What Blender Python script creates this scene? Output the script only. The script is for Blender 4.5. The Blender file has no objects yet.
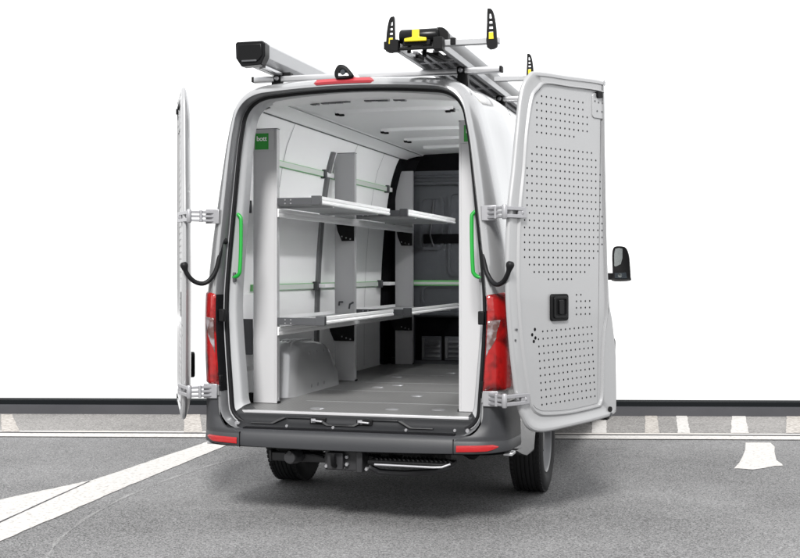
import bpy, bmesh, math, random
from mathutils import Vector, Matrix
random.seed(7)
S = bpy.context.scene
C = S.collection
R = math.radians

# ------------------------------------------------------------------ materials
def nm(name):
    m = bpy.data.materials.new(name); m.use_nodes = True
    nt = m.node_tree; b = nt.nodes['Principled BSDF']
    return m, nt, b
def mat(name, col, rough=.5, metal=0, coat=0, spec=.5, bump=0, bscale=60, var=0, vscale=4, rvar=0, trans=0, stretch=None):
    m, nt, b = nm(name)
    if len(col) == 3: col = (*col, 1)
    b.inputs['Base Color'].default_value = col
    b.inputs['Roughness'].default_value = rough
    b.inputs['Metallic'].default_value = metal; b.inputs['Specular IOR Level'].default_value = spec
    b.inputs['Coat Weight'].default_value = coat
    b.inputs['Coat Roughness'].default_value = .06
    b.inputs['Transmission Weight'].default_value = trans
    tc = nt.nodes.new('ShaderNodeTexCoord'); src = tc.outputs['Object']
    if stretch:
        mp = nt.nodes.new('ShaderNodeMapping'); mp.inputs['Scale'].default_value = stretch
        nt.links.new(src, mp.inputs['Vector']); src = mp.outputs['Vector']
    if var or rvar:
        n = nt.nodes.new('ShaderNodeTexNoise'); n.inputs['Scale'].default_value = vscale; n.inputs['Detail'].default_value = 6
        nt.links.new(src, n.inputs['Vector'])
        if var:
            mx = nt.nodes.new('ShaderNodeMix'); mx.data_type = 'RGBA'
            mx.inputs['A'].default_value = tuple(c*(1-var) for c in col[:3])+(1,)
            mx.inputs['B'].default_value = tuple(min(1, c*(1+var)) for c in col[:3])+(1,)
            nt.links.new(n.outputs['Fac'], mx.inputs['Factor']); nt.links.new(mx.outputs['Result'], b.inputs['Base Color'])
        if rvar:
            mr = nt.nodes.new('ShaderNodeMapRange'); mr.inputs['To Min'].default_value = rough-rvar; mr.inputs['To Max'].default_value = rough+rvar
            nt.links.new(n.outputs['Fac'], mr.inputs['Value']); nt.links.new(mr.outputs['Result'], b.inputs['Roughness'])
    if bump:
        n2 = nt.nodes.new('ShaderNodeTexNoise'); n2.inputs['Scale'].default_value = bscale; n2.inputs['Detail'].default_value = 3
        nt.links.new(src, n2.inputs['Vector'])
        bp = nt.nodes.new('ShaderNodeBump'); bp.inputs['Strength'].default_value = bump; bp.inputs['Distance'].default_value = .002
        nt.links.new(n2.outputs['Fac'], bp.inputs['Height']); nt.links.new(bp.outputs['Normal'], b.inputs['Normal'])
    return m

M = {}
M['paint'] = mat('silver_paint', (.35,.353,.36), .26, .6, .8, bump=.008, bscale=6, rvar=.05)
M['door_in'] = mat('door_inner_paint', (.31,.313,.32), .36, .25, .5, var=.03, vscale=2.5, rvar=.06, bump=.05, bscale=14)
M['led'], _nt, _b = nm('led_strip_diffuser'); _b.inputs['Base Color'].default_value = (.9,.9,.9,1)
_b.inputs['Emission Color'].default_value = (1,1,1,1); _b.inputs['Emission Strength'].default_value = 23.0  # added glow with no real lamp behind it, brightens the load space
M['shelf'] = mat('shelf_sheet', (.42,.425,.435), .5, .1)
M['edge'] = mat('edge_aluminium', (.42,.42,.43), .4, .3)
M['groove'] = mat('rail_groove_green', (.60,.64,.60), .5)
M['frame'] = mat('frame_paint', (.36,.365,.375), .42, .12, .25)
M['tube_white'] = mat('tube_aluminium', (.36,.365,.375), .36, .3)
M['tow_black'] = mat('coated_steel_black', (.022,.022,.024), .4, .2, spec=.5)
M['tube_grey'] = mat('tube_grey', (.17,.172,.178), .4, .3)
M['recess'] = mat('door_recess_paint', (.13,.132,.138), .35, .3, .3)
M['white_wall'] = mat('wall_lining', (.90,.90,.905), .6, bump=.05, bscale=30, var=.015)
M['ceiling'] = mat('ceiling_lining', (.80,.805,.81), .55, bump=.1, bscale=22)
M['post'] = mat('aluminium_post', (.41,.41,.42), .45, .15, var=.02, vscale=20, stretch=(30,30,.6))
M['alu'] = mat('aluminium', (.5,.503,.515), .3, .75, var=.04, vscale=12, stretch=(20,.7,20))
M['alu_white'] = mat('bright_aluminium', (.88,.88,.885), .4, .0, var=.015, vscale=12)
M['steel'] = mat('zinc_steel', (.33,.33,.345), .36, .6, var=.08, vscale=30)
M['arch'] = mat('wheel_arch_paint', (.55,.555,.565), .30, .5, .5, bump=.25, bscale=12, var=.05)
M['floor'] = None

M['black'] = mat('black_plastic', (.005,.005,.0055), .5, spec=.15, bump=.1, bscale=120)
M['blackgloss'] = mat('black_gloss_plastic', (.004,.004,.0045), .3, spec=.18)
M['rubber'] = mat('black_rubber', (.006,.006,.007), .5, spec=.2)
M['tyre'] = None
M['grey_plastic'] = mat('grey_bumper_plastic', (.026,.027,.030), .5, spec=.4, bump=.25, bscale=400, var=.06, vscale=8)
M['end_grey'] = mat('dark_grey_coating', (.06,.062,.067), .45, .2)
M['sill'] = mat('sill_plastic', (.014,.0145,.016), .42, spec=.35, bump=.2, bscale=200)
M['bulkhead'] = mat('bulkhead_grey', (.075,.08,.09), .5, bump=.2, bscale=30, var=.1, vscale=2)
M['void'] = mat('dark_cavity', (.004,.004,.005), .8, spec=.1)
M['green'] = mat('green_plastic', (.008,.26,.03), .42)
M['green_label'] = mat('green_label', (.012,.24,.02), .45)
M['pale_green'] = mat('pale_green_rail', (.15,.46,.15), .4, .0)
M['white'] = mat('white_print', (.85,.85,.85), .5)
M['yellow'] = mat('yellow_plastic', (.58,.46,.008), .4)
M['red_refl'] = mat('red_reflector', (.30,.004,.006), .25, coat=.5, bump=.6, bscale=180)
M['brake'] = mat('brake_light_red', (.34,.03,.04), .3, coat=.6)
M['rim'] = mat('steel_rim', (.12,.122,.128), .35, .6)
M['cap_black'] = M['black']
M['glass_dark'] = mat('dark_glass', (.02,.025,.03), .06, coat=.5)
M['mirror'] = mat('mirror_glass', (.86,.92,.91), .04, 1.0)
M['under'] = mat('underbody', (.012,.012,.013), .8, spec=.2, bump=.5, bscale=30)

# floor: dark ribbed board
m, nt, b = nm('ribbed_floor'); M['floor'] = m
tc = nt.nodes.new('ShaderNodeTexCoord'); sx = nt.nodes.new('ShaderNodeSeparateXYZ'); nt.links.new(tc.outputs['Object'], sx.inputs[0])
def M_(op, a, bb=None):
    n = nt.nodes.new('ShaderNodeMath'); n.operation = op
    for i, v in enumerate((a, bb)):
        if v is None: continue
        if isinstance(v, (int, float)): n.inputs[i].default_value = v
        else: nt.links.new(v, n.inputs[i])
    return n.outputs[0]
fy = M_('MULTIPLY', sx.outputs['Y'], 2*math.pi/.045); fx = M_('MULTIPLY', sx.outputs['X'], 2*math.pi/.03)
sy = M_('SINE', fy); sxx = M_('SINE', fx)
pr = M_('MULTIPLY', sy, sxx); th = M_('GREATER_THAN', pr, .45)
no = nt.nodes.new('ShaderNodeTexNoise'); no.inputs['Scale'].default_value = 3.5; no.inputs['Detail'].default_value = 8
nt.links.new(tc.outputs['Object'], no.inputs['Vector'])
cr = nt.nodes.new('ShaderNodeMapRange'); cr.inputs['To Min'].default_value = .09; cr.inputs['To Max'].default_value = .145
nt.links.new(no.outputs['Fac'], cr.inputs['Value'])
ad = M_('ADD', cr.outputs[0], M_('MULTIPLY', th, .06))
cc = nt.nodes.new('ShaderNodeCombineColor')
for i in range(3): nt.links.new(ad, cc.inputs[i])
nt.links.new(cc.outputs[0], b.inputs['Base Color']); b.inputs['Roughness'].default_value = .42
bp = nt.nodes.new('ShaderNodeBump'); bp.inputs['Strength'].default_value = .5; bp.inputs['Distance'].default_value = .002
nt.links.new(th, bp.inputs['Height']); nt.links.new(bp.outputs['Normal'], b.inputs['Normal'])

# asphalt
def asphalt(name, lo, hi, tint=(1,1,1), gs=95, bump=.6):
    m, nt, b = nm(name)
    tc = nt.nodes.new('ShaderNodeTexCoord')
    def noise(sc, det=4, rough=.6, mp=None):
        n = nt.nodes.new('ShaderNodeTexNoise'); n.inputs['Scale'].default_value = sc; n.inputs['Detail'].default_value = det; n.inputs['Roughness'].default_value = rough
        src = tc.outputs['Object']
        if mp:
            q = nt.nodes.new('ShaderNodeMapping'); q.inputs['Scale'].default_value = mp; q.inputs['Rotation'].default_value = (0,0,R(20)); nt.links.new(src, q.inputs[0]); src = q.outputs[0]
        nt.links.new(src, n.inputs['Vector']); return n.outputs['Fac']
    def math_(op, a, bb):
        n = nt.nodes.new('ShaderNodeMath'); n.operation = op
        for i, v in enumerate((a, bb)):
            if isinstance(v, (int, float)): n.inputs[i].default_value = v
            else: nt.links.new(v, n.inputs[i])
        return n.outputs[0]
    vo = nt.nodes.new('ShaderNodeTexVoronoi'); vo.inputs['Scale'].default_value = gs; nt.links.new(tc.outputs['Object'], vo.inputs['Vector'])
    sep = nt.nodes.new('ShaderNodeSeparateColor'); nt.links.new(vo.outputs['Color'], sep.inputs[0])
    g = math_('ADD', math_('MULTIPLY', sep.outputs[0], .75), math_('MULTIPLY', noise(gs*.55, 5, .7), .65))
    g = math_('SUBTRACT', g, .20)
    big = noise(.55, 5, .55); mid = noise(2.2, 4, .6, (.35, 1.6, 1))
    sh = math_('ADD', math_('MULTIPLY', math_('SUBTRACT', big, .5), .95), math_('MULTIPLY', math_('SUBTRACT', mid, .5), .15))
    v = math_('ADD', g, math_('MULTIPLY', sh, .75))
    mr = nt.nodes.new('ShaderNodeMapRange'); mr.inputs['From Min'].default_value = 0; mr.inputs['From Max'].default_value = 1
    mr.inputs['To Min'].default_value = lo; mr.inputs['To Max'].default_value = hi; mr.clamp = False
    nt.links.new(v, mr.inputs['Value'])
    cl = math_('MAXIMUM', mr.outputs[0], .02)
    cc = nt.nodes.new('ShaderNodeCombineColor')
    for i in range(3): nt.links.new(math_('MULTIPLY', cl, tint[i]), cc.inputs[i])
    nt.links.new(cc.outputs[0], b.inputs['Base Color']); b.inputs['Roughness'].default_value = .85
    b.inputs['Specular IOR Level'].default_value = .3
    bp = nt.nodes.new('ShaderNodeBump'); bp.inputs['Strength'].default_value = bump; bp.inputs['Distance'].default_value = .004
    nt.links.new(g, bp.inputs['Height']); nt.links.new(bp.outputs['Normal'], b.inputs['Normal'])
    return m
M['asphalt'] = asphalt('asphalt', .015, .275, (1,1,1.01), gs=140, bump=.8)
M['asphalt_far'] = asphalt('coarse_asphalt', .07, .30, (1,.97,.94), gs=90)
M['line_trace'] = asphalt('asphalt_trace', .05, .33, gs=140, bump=.6)

def paint_mat(name, col, worn, fade=0):
    m, nt, b = nm(name)
    tc = nt.nodes.new('ShaderNodeTexCoord')
    n = nt.nodes.new('ShaderNodeTexNoise'); n.inputs['Scale'].default_value = 30; n.inputs['Detail'].default_value = 8; n.inputs['Roughness'].default_value = .7
    nt.links.new(tc.outputs['Object'], n.inputs['Vector'])
    r = nt.nodes.new('ShaderNodeValToRGB'); r.color_ramp.elements[0].position = worn; r.color_ramp.elements[1].position = worn+.12
    r.color_ramp.elements[0].color = (col[0]*.55, col[1]*.54, col[2]*.52, 1); r.color_ramp.elements[1].color = (*col, 1)
    nt.links.new(n.outputs['Fac'], r.inputs[0]); nt.links.new(r.outputs[0], b.inputs['Base Color'])
    b.inputs['Roughness'].default_value = .7
    bp = nt.nodes.new('ShaderNodeBump'); bp.inputs['Strength'].default_value = .3; bp.inputs['Distance'].default_value = .002
    nt.links.new(n.outputs['Fac'], bp.inputs['Height']); nt.links.new(bp.outputs['Normal'], b.inputs['Normal'])
    return m
M['road_paint'] = paint_mat('road_paint', (.44,.428,.415), .36)
M['road_paint_old'] = paint_mat('old_road_paint', (.40,.375,.35), .44)
M['kerb_stone'] = paint_mat('pale_kerb_stone', (.5,.475,.445), .3)
M['kerb_dark'] = mat('dark_kerb', (.035,.035,.039), .7, spec=.2, bump=.5, bscale=40, var=.25, vscale=3)
M['kerb_black'] = mat('black_kerb_top', (.004,.005,.006), .8, spec=.1)

# tyre with grooves by geometry; slight dust
M['tyre'] = mat('tyre_rubber', (.014,.014,.015), .75, spec=.25, var=.3, vscale=12, bump=.2, bscale=60)

# tail light red with inner facets
def taillight():
    m, nt, b = nm('tail_light_red')
    tc = nt.nodes.new('ShaderNodeTexCoord')
    vo = nt.nodes.new('ShaderNodeTexVoronoi'); vo.inputs['Scale'].default_value = 26; nt.links.new(tc.outputs['Object'], vo.inputs['Vector'])
    no = nt.nodes.new('ShaderNodeTexNoise'); no.inputs['Scale'].default_value = 9; nt.links.new(tc.outputs['Object'], no.inputs['Vector'])
    r = nt.nodes.new('ShaderNodeValToRGB'); r.color_ramp.elements[0].color = (.02,.0005,.0005,1); r.color_ramp.elements[1].color = (.27,.003,.003,1)
    r.color_ramp.elements[0].position = .32; r.color_ramp.elements[1].position = .52
    nt.links.new(no.outputs['Fac'], r.inputs[0]); nt.links.new(r.outputs[0], b.inputs['Base Color'])
    b.inputs['Roughness'].default_value = .18; b.inputs['Coat Weight'].default_value = 1; b.inputs['Coat Roughness'].default_value = .03
    bp = nt.nodes.new('ShaderNodeBump'); bp.inputs['Strength'].default_value = .35; bp.inputs['Distance'].default_value = .004
    nt.links.new(vo.outputs['Distance'], bp.inputs['Height']); nt.links.new(bp.outputs['Normal'], b.inputs['Normal'])
    return m
M['tail_red'] = taillight()
m, nt, b = nm('tail_light_clear'); M['tail_clear'] = m
tc = nt.nodes.new('ShaderNodeTexCoord'); no = nt.nodes.new('ShaderNodeTexNoise'); no.inputs['Scale'].default_value = 16; nt.links.new(tc.outputs['Object'], no.inputs['Vector'])
r = nt.nodes.new('ShaderNodeValToRGB'); r.color_ramp.elements[0].color = (.09,.045,.04,1); r.color_ramp.elements[1].color = (.25,.23,.24,1)
r.color_ramp.elements[0].position = .38; r.color_ramp.elements[1].position = .55
nt.links.new(no.outputs['Fac'], r.inputs[0]); nt.links.new(r.outputs[0], b.inputs['Base Color']); b.inputs['Roughness'].default_value = .12
b.inputs['Coat Weight'].default_value = 1

# ------------------------------------------------------------------ mesh helpers
class MB:
    def __init__(s): s.v = []; s.f = []; s.m = []
    def quad(s, a, b, c, d, mi=0):
        n = len(s.v); s.v += [tuple(a), tuple(b), tuple(c), tuple(d)]; s.f.append((n, n+1, n+2, n+3)); s.m.append(mi)
    def box(s, x0, x1, y0, y1, z0, z1, mi=0):
        n = len(s.v)
        s.v += [(x, y, z) for z in (z0, z1) for (x, y) in ((x0,y0),(x1,y0),(x1,y1),(x0,y1))]
        for q in ((3,2,1,0),(4,5,6,7),(0,1,5,4),(1,2,6,5),(2,3,7,6),(3,0,4,7)): s.f.append(tuple(n+i for i in q)); s.m.append(mi)
        return s
    def obox(s, c, ax, hx, hy, hz, mi=0):
        # oriented box: ax = 3 unit vectors
        c = Vector(c); n = len(s.v)
        for k in (-1, 1):
            for (i, j) in ((-1,-1),(1,-1),(1,1),(-1,1)):
                s.v.append(tuple(c+ax[0]*hx*i+ax[1]*hy*j+ax[2]*hz*k))
        for q in ((3,2,1,0),(4,5,6,7),(0,1,5,4),(1,2,6,5),(2,3,7,6),(3,0,4,7)): s.f.append(tuple(n+i for i in q)); s.m.append(mi)
        return s
    def prism(s, pts, fn, t0, t1, mi=0):
        # pts 2-D polygon, fn(a,b,t)->xyz
        n = len(s.v); k = len(pts)
        s.v += [fn(a, b, t0) for a, b in pts]+[fn(a, b, t1) for a, b in pts]
        s.f.append(tuple(range(n, n+k))); s.m.append(mi)
        s.f.append(tuple(range(n+2*k-1, n+k-1, -1))); s.m.append(mi)
        for i in range(k):
            j = (i+1) % k; s.f.append((n+i, n+j, n+k+j, n+k+i)); s.m.append(mi)
        return s
    def tube(s, pts, r, k=10, mi=0, cap=True, rs=None):
        pts = [Vector(p) for p in pts]; n0 = len(s.v); up = None
        for i, p in enumerate(pts):
            t = (pts[min(i+1, len(pts)-1)]-pts[max(i-1, 0)]).normalized()
            if up is None:
                up = Vector((0,0,1)) if abs(t.z) < .9 else Vector((1,0,0))
            a = t.cross(up).normalized(); b = a.cross(t).normalized(); up = b
            rr = rs[i] if rs else r
            for q in range(k):
                w = 2*math.pi*q/k; s.v.append(tuple(p+a*rr*math.cos(w)+b*rr*math.sin(w)))
        for i in range(len(pts)-1):
            for q in range(k):
                a = n0+i*k+q; b = n0+i*k+(q+1) % k; s.f.append((a, b, b+k, a+k)); s.m.append(mi)
        if cap:
            s.f.append(tuple(range(n0+k-1, n0-1, -1))); s.m.append(mi)
            e = n0+(len(pts)-1)*k; s.f.append(tuple(range(e, e+k))); s.m.append(mi)
        return s
    def lathe(s, prof, c, axis='X', k=48, mi=0, mats=None, sign=1):
        # prof: (axial, radius)
        n0 = len(s.v)
        for (a, r) in prof:
            for q in range(k):
                w = 2*math.pi*q/k; u, v = r*math.cos(w), r*math.sin(w)
                p = {'X': (a*sign, u, v), 'Y': (u, a*sign, v), 'Z': (u, v, a*sign)}[axis]
                s.v.append((c[0]+p[0], c[1]+p[1], c[2]+p[2]))
        for i in range(len(prof)-1):
            for q in range(k):
                a = n0+i*k+q; b = n0+i*k+(q+1) % k; s.f.append((a, b, b+k, a+k)); s.m.append(mats[i] if mats else mi)
        return s
    def grid(s, rows, mi=0, close=False):
        n0 = len(s.v); w = len(rows[0])
        for r_ in rows: s.v += [tuple(p) for p in r_]
        for i in range(len(rows)-1):
            for j in range(w if close else w-1):
                a = n0+i*w+j; b = n0+i*w+(j+1) % w; s.f.append((a, b, b+w, a+w)); s.m.append(mi if not callable(mi) else mi(i, j))
        return s
    def mirror(s):
        o = MB(); o.v = [(-x, y, z) for x, y, z in s.v]; o.f = [tuple(reversed(f)) for f in s.f]; o.m = list(s.m); return o
    def split(s, name, mats, parent=None, **kw):
        par = list(range(len(s.v)))
        def fd(a):
            while par[a] != a: par[a] = par[par[a]]; a = par[a]
            return a
        for q in s.f:
            for a in q[1:]: par[fd(a)] = fd(q[0])
        gr = {}
        for q, mi in zip(s.f, s.m): gr.setdefault(fd(q[0]), []).append((q, mi))
        out = []
        for g_ in gr.values():
            o = MB(); mp = {}
            for q, mi in g_:
                r_ = []
                for a in q:
                    if a not in mp: mp[a] = len(o.v); o.v.append(s.v[a])
                    r_.append(mp[a])
                o.f.append(tuple(r_)); o.m.append(mi)
            out.append(o.build(name, mats, parent, **kw))
        return out
    def build(s, name, mats, parent=None, smooth=35, bevel=0, solid=0, seg=2):
        me = bpy.data.meshes.new(name); me.from_pydata(s.v, [], s.f)
        if not isinstance(mats, (list, tuple)): mats = [mats]
        for q in mats: me.materials.append(q)
        for p, mi in zip(me.polygons, s.m): p.material_index = mi; p.use_smooth = bool(smooth)
        bm = bmesh.new(); bm.from_mesh(me); bmesh.ops.remove_doubles(bm, verts=bm.verts, dist=1e-5)
        bmesh.ops.recalc_face_normals(bm, faces=bm.faces); bm.to_mesh(me); bm.free()
        if smooth: me.set_sharp_from_angle(angle=R(smooth))
        o = bpy.data.objects.new(name, me); C.objects.link(o)
        if parent is not None:
            o.parent = parent
            acc = Vector((0,0,0)); p = parent
            while p: acc += p.location; p = p.parent
            o.location = -acc
        if solid:
            q = o.modifiers.new('thickness', 'SOLIDIFY'); q.thickness = solid; q.offset = 0
        if bevel:
            q = o.modifiers.new('bevel', 'BEVEL'); q.width = bevel; q.segments = seg; q.limit_method = 'ANGLE'; q.angle_limit = R(40); q.harden_normals = False
        return o
def tag(o, label=None, cat=None, group=None, kind=None):
    if label: o['label'] = label
    if cat: o['category'] = cat
    if group: o['group'] = group
    if kind: o['kind'] = kind
    return o
def empty(name, loc, label, cat, group=None):
    o = bpy.data.objects.new(name, None); C.objects.link(o); o.location = loc; o.empty_display_size = .2
    return tag(o, label, cat, group)
def catmull(ctrl, x):
    ks = ctrl; n = len(ks)
    if x <= ks[0][0]: return ks[0][1]
    if x >= ks[-1][0]: return ks[-1][1]
    for i in range(n-1):
        if ks[i][0] <= x <= ks[i+1][0]: break
    x0, y0 = ks[i]; x1, y1 = ks[i+1]
    def sl(j):
        if j <= 0 or j >= n-1: j2 = max(0, min(n-2, j if j <= 0 else n-2)); return (ks[j2+1][1]-ks[j2][1])/(ks[j2+1][0]-ks[j2][0])
        return (ks[j+1][1]-ks[j-1][1])/(ks[j+1][0]-ks[j-1][0])
    h = x1-x0; t = (x-x0)/h; m0, m1 = sl(i)*h, sl(i+1)*h
    return (2*t**3-3*t*t+1)*y0+(t**3-2*t*t+t)*m0+(-2*t**3+3*t*t)*y1+(t**3-t*t)*m1
def spline(pts, per=6, closed=False):
    P = [Vector(p) for p in pts]; n = len(P); out = []
    rng = range(n) if closed else range(n-1)
    for i in rng:
        g = (lambda j: P[j % n]) if closed else (lambda j: P[max(0, min(n-1, j))])
        p0, p1, p2, p3 = g(i-1), g(i), g(i+1), g(i+2)
        for k in range(per):
            t = k/per
            out.append(.5*((2*p1)+(-p0+p2)*t+(2*p0-5*p1+4*p2-p3)*t*t+(-p0+3*p1-3*p2+p3)*t**3))
    if not closed: out.append(P[-1])
    return out
def text(txt, size, loc, mat_, parent, name, extrude=.001):
    cu = bpy.data.curves.new(name, 'FONT'); cu.body = txt; cu.size = size; cu.extrude = extrude; cu.offset = size*.018
    cu.align_x = 'CENTER'; cu.align_y = 'CENTER'; cu.space_character = .95
    tmp = bpy.data.objects.new('tmp', cu); C.objects.link(tmp)
    bpy.context.view_layer.update()
    me = bpy.data.meshes.new_from_object(tmp.evaluated_get(bpy.context.evaluated_depsgraph_get()))
    bpy.data.objects.remove(tmp)
    o = bpy.data.objects.new(name, me); C.objects.link(o); me.materials.clear(); me.materials.append(mat_)
    me.transform(Matrix.Translation(loc) @ Matrix.Rotation(R(90), 4, 'X'))
    o.parent = parent; acc = Vector((0,0,0)); p = parent
    while p: acc += p.location; p = p.parent
    o.location = -acc
    return o

# ------------------------------------------------------------------ van body
van = empty('cargo_van', (0, 2, 0), 'silver high-roof cargo van with both rear doors swung wide open', 'van')

PR = [(.40,.955),(.56,.965),(.83,.978),(1.1,.985),(1.36,.982),(1.65,.955),(1.93,.913),(2.15,.875),(2.37,.832),(2.6,.768),(2.7,.72)]
PM = [(.40,.975),(.56,.99),(.83,1.003),(1.1,1.01),(1.36,1.012),(1.65,1.0),(1.93,.972),(2.15,.945),(2.3,.922),(2.5,.875),(2.62,.82),(2.73,.75)]
INS = [(.5,1.22),(.8,1.2),(1.3,1.05),(1.68,1.0),(2.0,.88),(2.42,.66),(2.7,.55)]
def smooth01(t): t = max(0, min(1, t)); return t*t*(3-2*t)
def side(z, Y, inset=0):
    w = smooth01((Y-.0)/.7)
    return catmull(PR, z)*(1-w)+catmull(PM, z)*w-inset*catmull(INS, z)
NS, NB, NT = 18, 6, 10
def ring(Y, inset, zt, zb, rt, rb, crown=.045, zlow=None, xs_scale=1.0):
    """closed loop of (x,y,z), right half then mirrored"""
    h = []
    zbs = zb+rb; zts = zt-crown-rt
    xb = side(zbs, Y, inset)*xs_scale
    for f in (0, .3, .6, .72, .735):
        h.append((min(f, xb-rb-.001*(5-f)), zb))
    cx, cz = xb-rb, zb+rb
    for k in range(NB+1):
        a = -math.pi/2+k*math.pi/2/NB; h.append((cx+rb*math.cos(a), cz+rb*math.sin(a)))
    for k in range(1, NS):
        z = zbs+(zts-zbs)*k/NS; h.append((side(z, Y, inset)*xs_scale, z))
    P0 = Vector((side(zts, Y, inset)*xs_scale, zts)); xt = side(zt-crown, Y, inset)*xs_scale
    P1 = Vector((xt, zt-crown)); P2 = Vector((xt-rt*1.1, zt-crown*((xt-rt*1.1)/xt)**2*.9))
    for k in range(NT+1):
        t = k/NT; q = P0*(1-t)**2+P1*2*t*(1-t)+P2*t*t; h.append((q.x, q.y))
    for k in range(1, 7):
        x = P2.x*(1-k/6); h.append((x, zt-(zt-P2.y)*(x/P2.x)**2))
    if zlow is not None:
        g = []
        for i, (x, z) in enumerate(h):
            lim = min(zlow, .5) if i < 5 else zlow
            g.append((x, max(z, lim)))
        h = g
    return [(x, Y, z) for x, z in h]+[(-x, Y, z) for x, z in reversed(h[1:-1])]
NH = 5+NB+1+NS-1+NT+1+6
NR = 2*NH-2
WY = [1.37, 5.70]; WZ = .355; WR = .50
def zlow(Y):
    z = .47-.115*smooth01((Y-.05)/.65) if Y < 2 else .40
    for w in WY:
        d = abs(Y-w)
        if d < WR: z = max(z, WZ+math.sqrt(WR*WR-d*d))
    return z
ys = [.1,.2,.3,.45,.6,.75]
for w in WY:
    ys += [w+WR*math.cos(math.pi*k/16)*1.0 for k in range(17)]
    ys += [w-WR-.002, w+WR+.002]
ys += [2.3,2.7,3.1,3.5,3.9,4.3,4.7,5.0,5.15,6.3,6.42,6.55,6.68,6.8,6.88,6.93,6.96]
ys = sorted(ys)
TOP = [(.0,2.735),(4.6,2.735),(5.0,2.68),(5.25,2.52),(5.5,2.26),(5.8,1.9),(6.1,1.52),(6.25,1.38),(6.5,1.24),(6.75,1.10),(6.88,.98),(6.96,.8)]
INN = [(0,0),(4.9,0),(5.5,.03),(6.1,.05),(6.5,.09),(6.8,.17),(6.9,.24),(6.96,.36)]
rows = []
rear = [(-.15,.118,2.668,.50,.13,.06),(-.148,.10,2.684,.50,.13,.05),(-.125,.066,2.706,.50,.13,.05),(-.07,.03,2.724,.50,.13,.05),(0,.01,2.732,.485,.13,.02)]
for (y, ins, zt, zb, rt, rb) in rear: rows.append(ring(y, ins, zt, zb, rt, rb))
for y in ys:
    zt = catmull(TOP, y); nose = catmull(INN, y)
    zl = zlow(y)
    zb0 = .34
    cr = .045 if y < 5 else .045+.03*min(1, (y-5))
    rows.append(ring(y, 0, zt, .34, min(.15, .05+(zt-.8)*.1), .03, cr, zlow=zl, xs_scale=1-nose))
b = MB()
def bodymat(i, j):
    # material by section: lower faces dark
    jj = j if j < NH-1 else NR-1-j
    y = rows[i][0][1]; z = rows[i][j][2]; x = abs(rows[i][j][0])
    if jj < 5: return 1
    if 5.2 < y < 6.1 and jj >= 5+NB+1+NS-1+2 : return 2
    if 4.75 < y < 5.62 and 1.42 < z < 2.0 and jj < NH-18 and z < catmull(TOP, y)-.25: return 2
    return 0
b.grid(rows, bodymat, close=True)
b.f.append(tuple(range(len(rows)*NR-NR, len(rows)*NR))); b.m.append(0)
body = b.build('body', [M['paint'], M['under'], M['glass_dark']], van, smooth=38)

# door aperture: recess, flange
ap = [(-.15,.118,2.668,.57,.13,.14),(-.143,.126,2.663,.574,.13,.135),(-.08,.132,2.660,.580,.13,.13),(-.06,.135,2.658,.585,.13,.13)]
ap2 = [(-.02,.140,2.658,.60,.13,.125),(0.0,.150,2.654,.615,.125,.12),(0.006,.180,2.648,.64,.115,.10)]
ap3 = [(-.045,.150,2.655,.60,.125,.12),(0.004,.176,2.649,.635,.115,.10),(0.006,.180,2.648,.64,.115,.10),(.03,.188,2.645,.652,.11,.09),(.12,.190,2.640,.655,.11,.09),(.13,.14,2.645,.655,.11,.09)]
def rr(a): return [ring(*p) for p in a]
f = MB()
rws = rr(ap)
# upper dark gloss / lower dark
f.grid(rws, lambda i, j: 0, close=True)
rec = f.build('door_aperture', [M['recess']], van, smooth=60)
f = MB(); f.grid(rr(ap3), lambda i, j: 1 if min(j, NR-1-j) < 9 else 0, close=True); f.build('door_frame', [M['frame'], M['sill']], van, smooth=60)
f = MB(); f.grid(rr([(-.062,.1345,2.6585,.585,.13,.125),(-.067,.137,2.6578,.587,.13,.125),(-.064,.140,2.657,.589,.13,.12),(-.045,.143,2.655,.592,.125,.12)]), 0, close=True); f.build('flange_bead', M['frame'], van, smooth=60)
# seal: rubber tube following loop
def seal_loop():
    base = ring(-.050, .148, 2.655, .597, .125, .12)
    return base
base = [Vector(p) for p in seal_loop()]
n = len(base); g = []
for i, p in enumerate(base):
    t = base[(i+1) % n]-base[i-1]; t.normalize(); nrm = Vector((t.z, 0, -t.x)); dy = Vector((0,-1,0))
    prof = [(-.012,-.012),(-.011,.008),(-.003,.016),(.006,.015),(.012,.006),(.013,-.014)]
    g.append([tuple(p+nrm*a+dy*d_) for a, d_ in prof])
f = MB(); g.append(g[0]); f.grid(g, 0); f.build('door_seal', M['rubber'], van, smooth=60)

# thin bright paint seam lines beside the recess are body edge highlights: outer pillar trim
# sill with embossed arrows and strikers
f = MB()
f.grid([[(x, y, z) for x in [-.80+1.6*k/40 for k in range(41)]] for (y, z) in ((-.15,.57),(-.13,.582),(-.075,.595),(-.052,.620),(-.032,.646),(-.006,.6515))], 0)
sill = f.build('sill', M['sill'], van, smooth=60)
f = MB(); f.box(-.67, .67, -.170, -.12, .568, .584); f.build('sill_gap_seal', M['void'], van, bevel=.004)  # black bar, its colour stands in for the shaded gap above the bumper
f = MB()
for cx in (-.33, .20):
    for sgn in (1, -1):
        pts = [(cx+sgn*.09,.640),(cx+sgn*.12,.640),(cx+sgn*.19,.606),(cx+sgn*.32,.606),(cx+sgn*.32,.598),(cx+sgn*.175,.598)]
        f.prism(pts, lambda a, bb, t: (a, -.048-(.648-bb)*.55+t, bb), -.012, .004)
    f.box(cx-.09, cx+.09, -.052, -.03, .632, .64)
f.split('sill_emboss', M['sill'], sill, bevel=.002)
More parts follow.
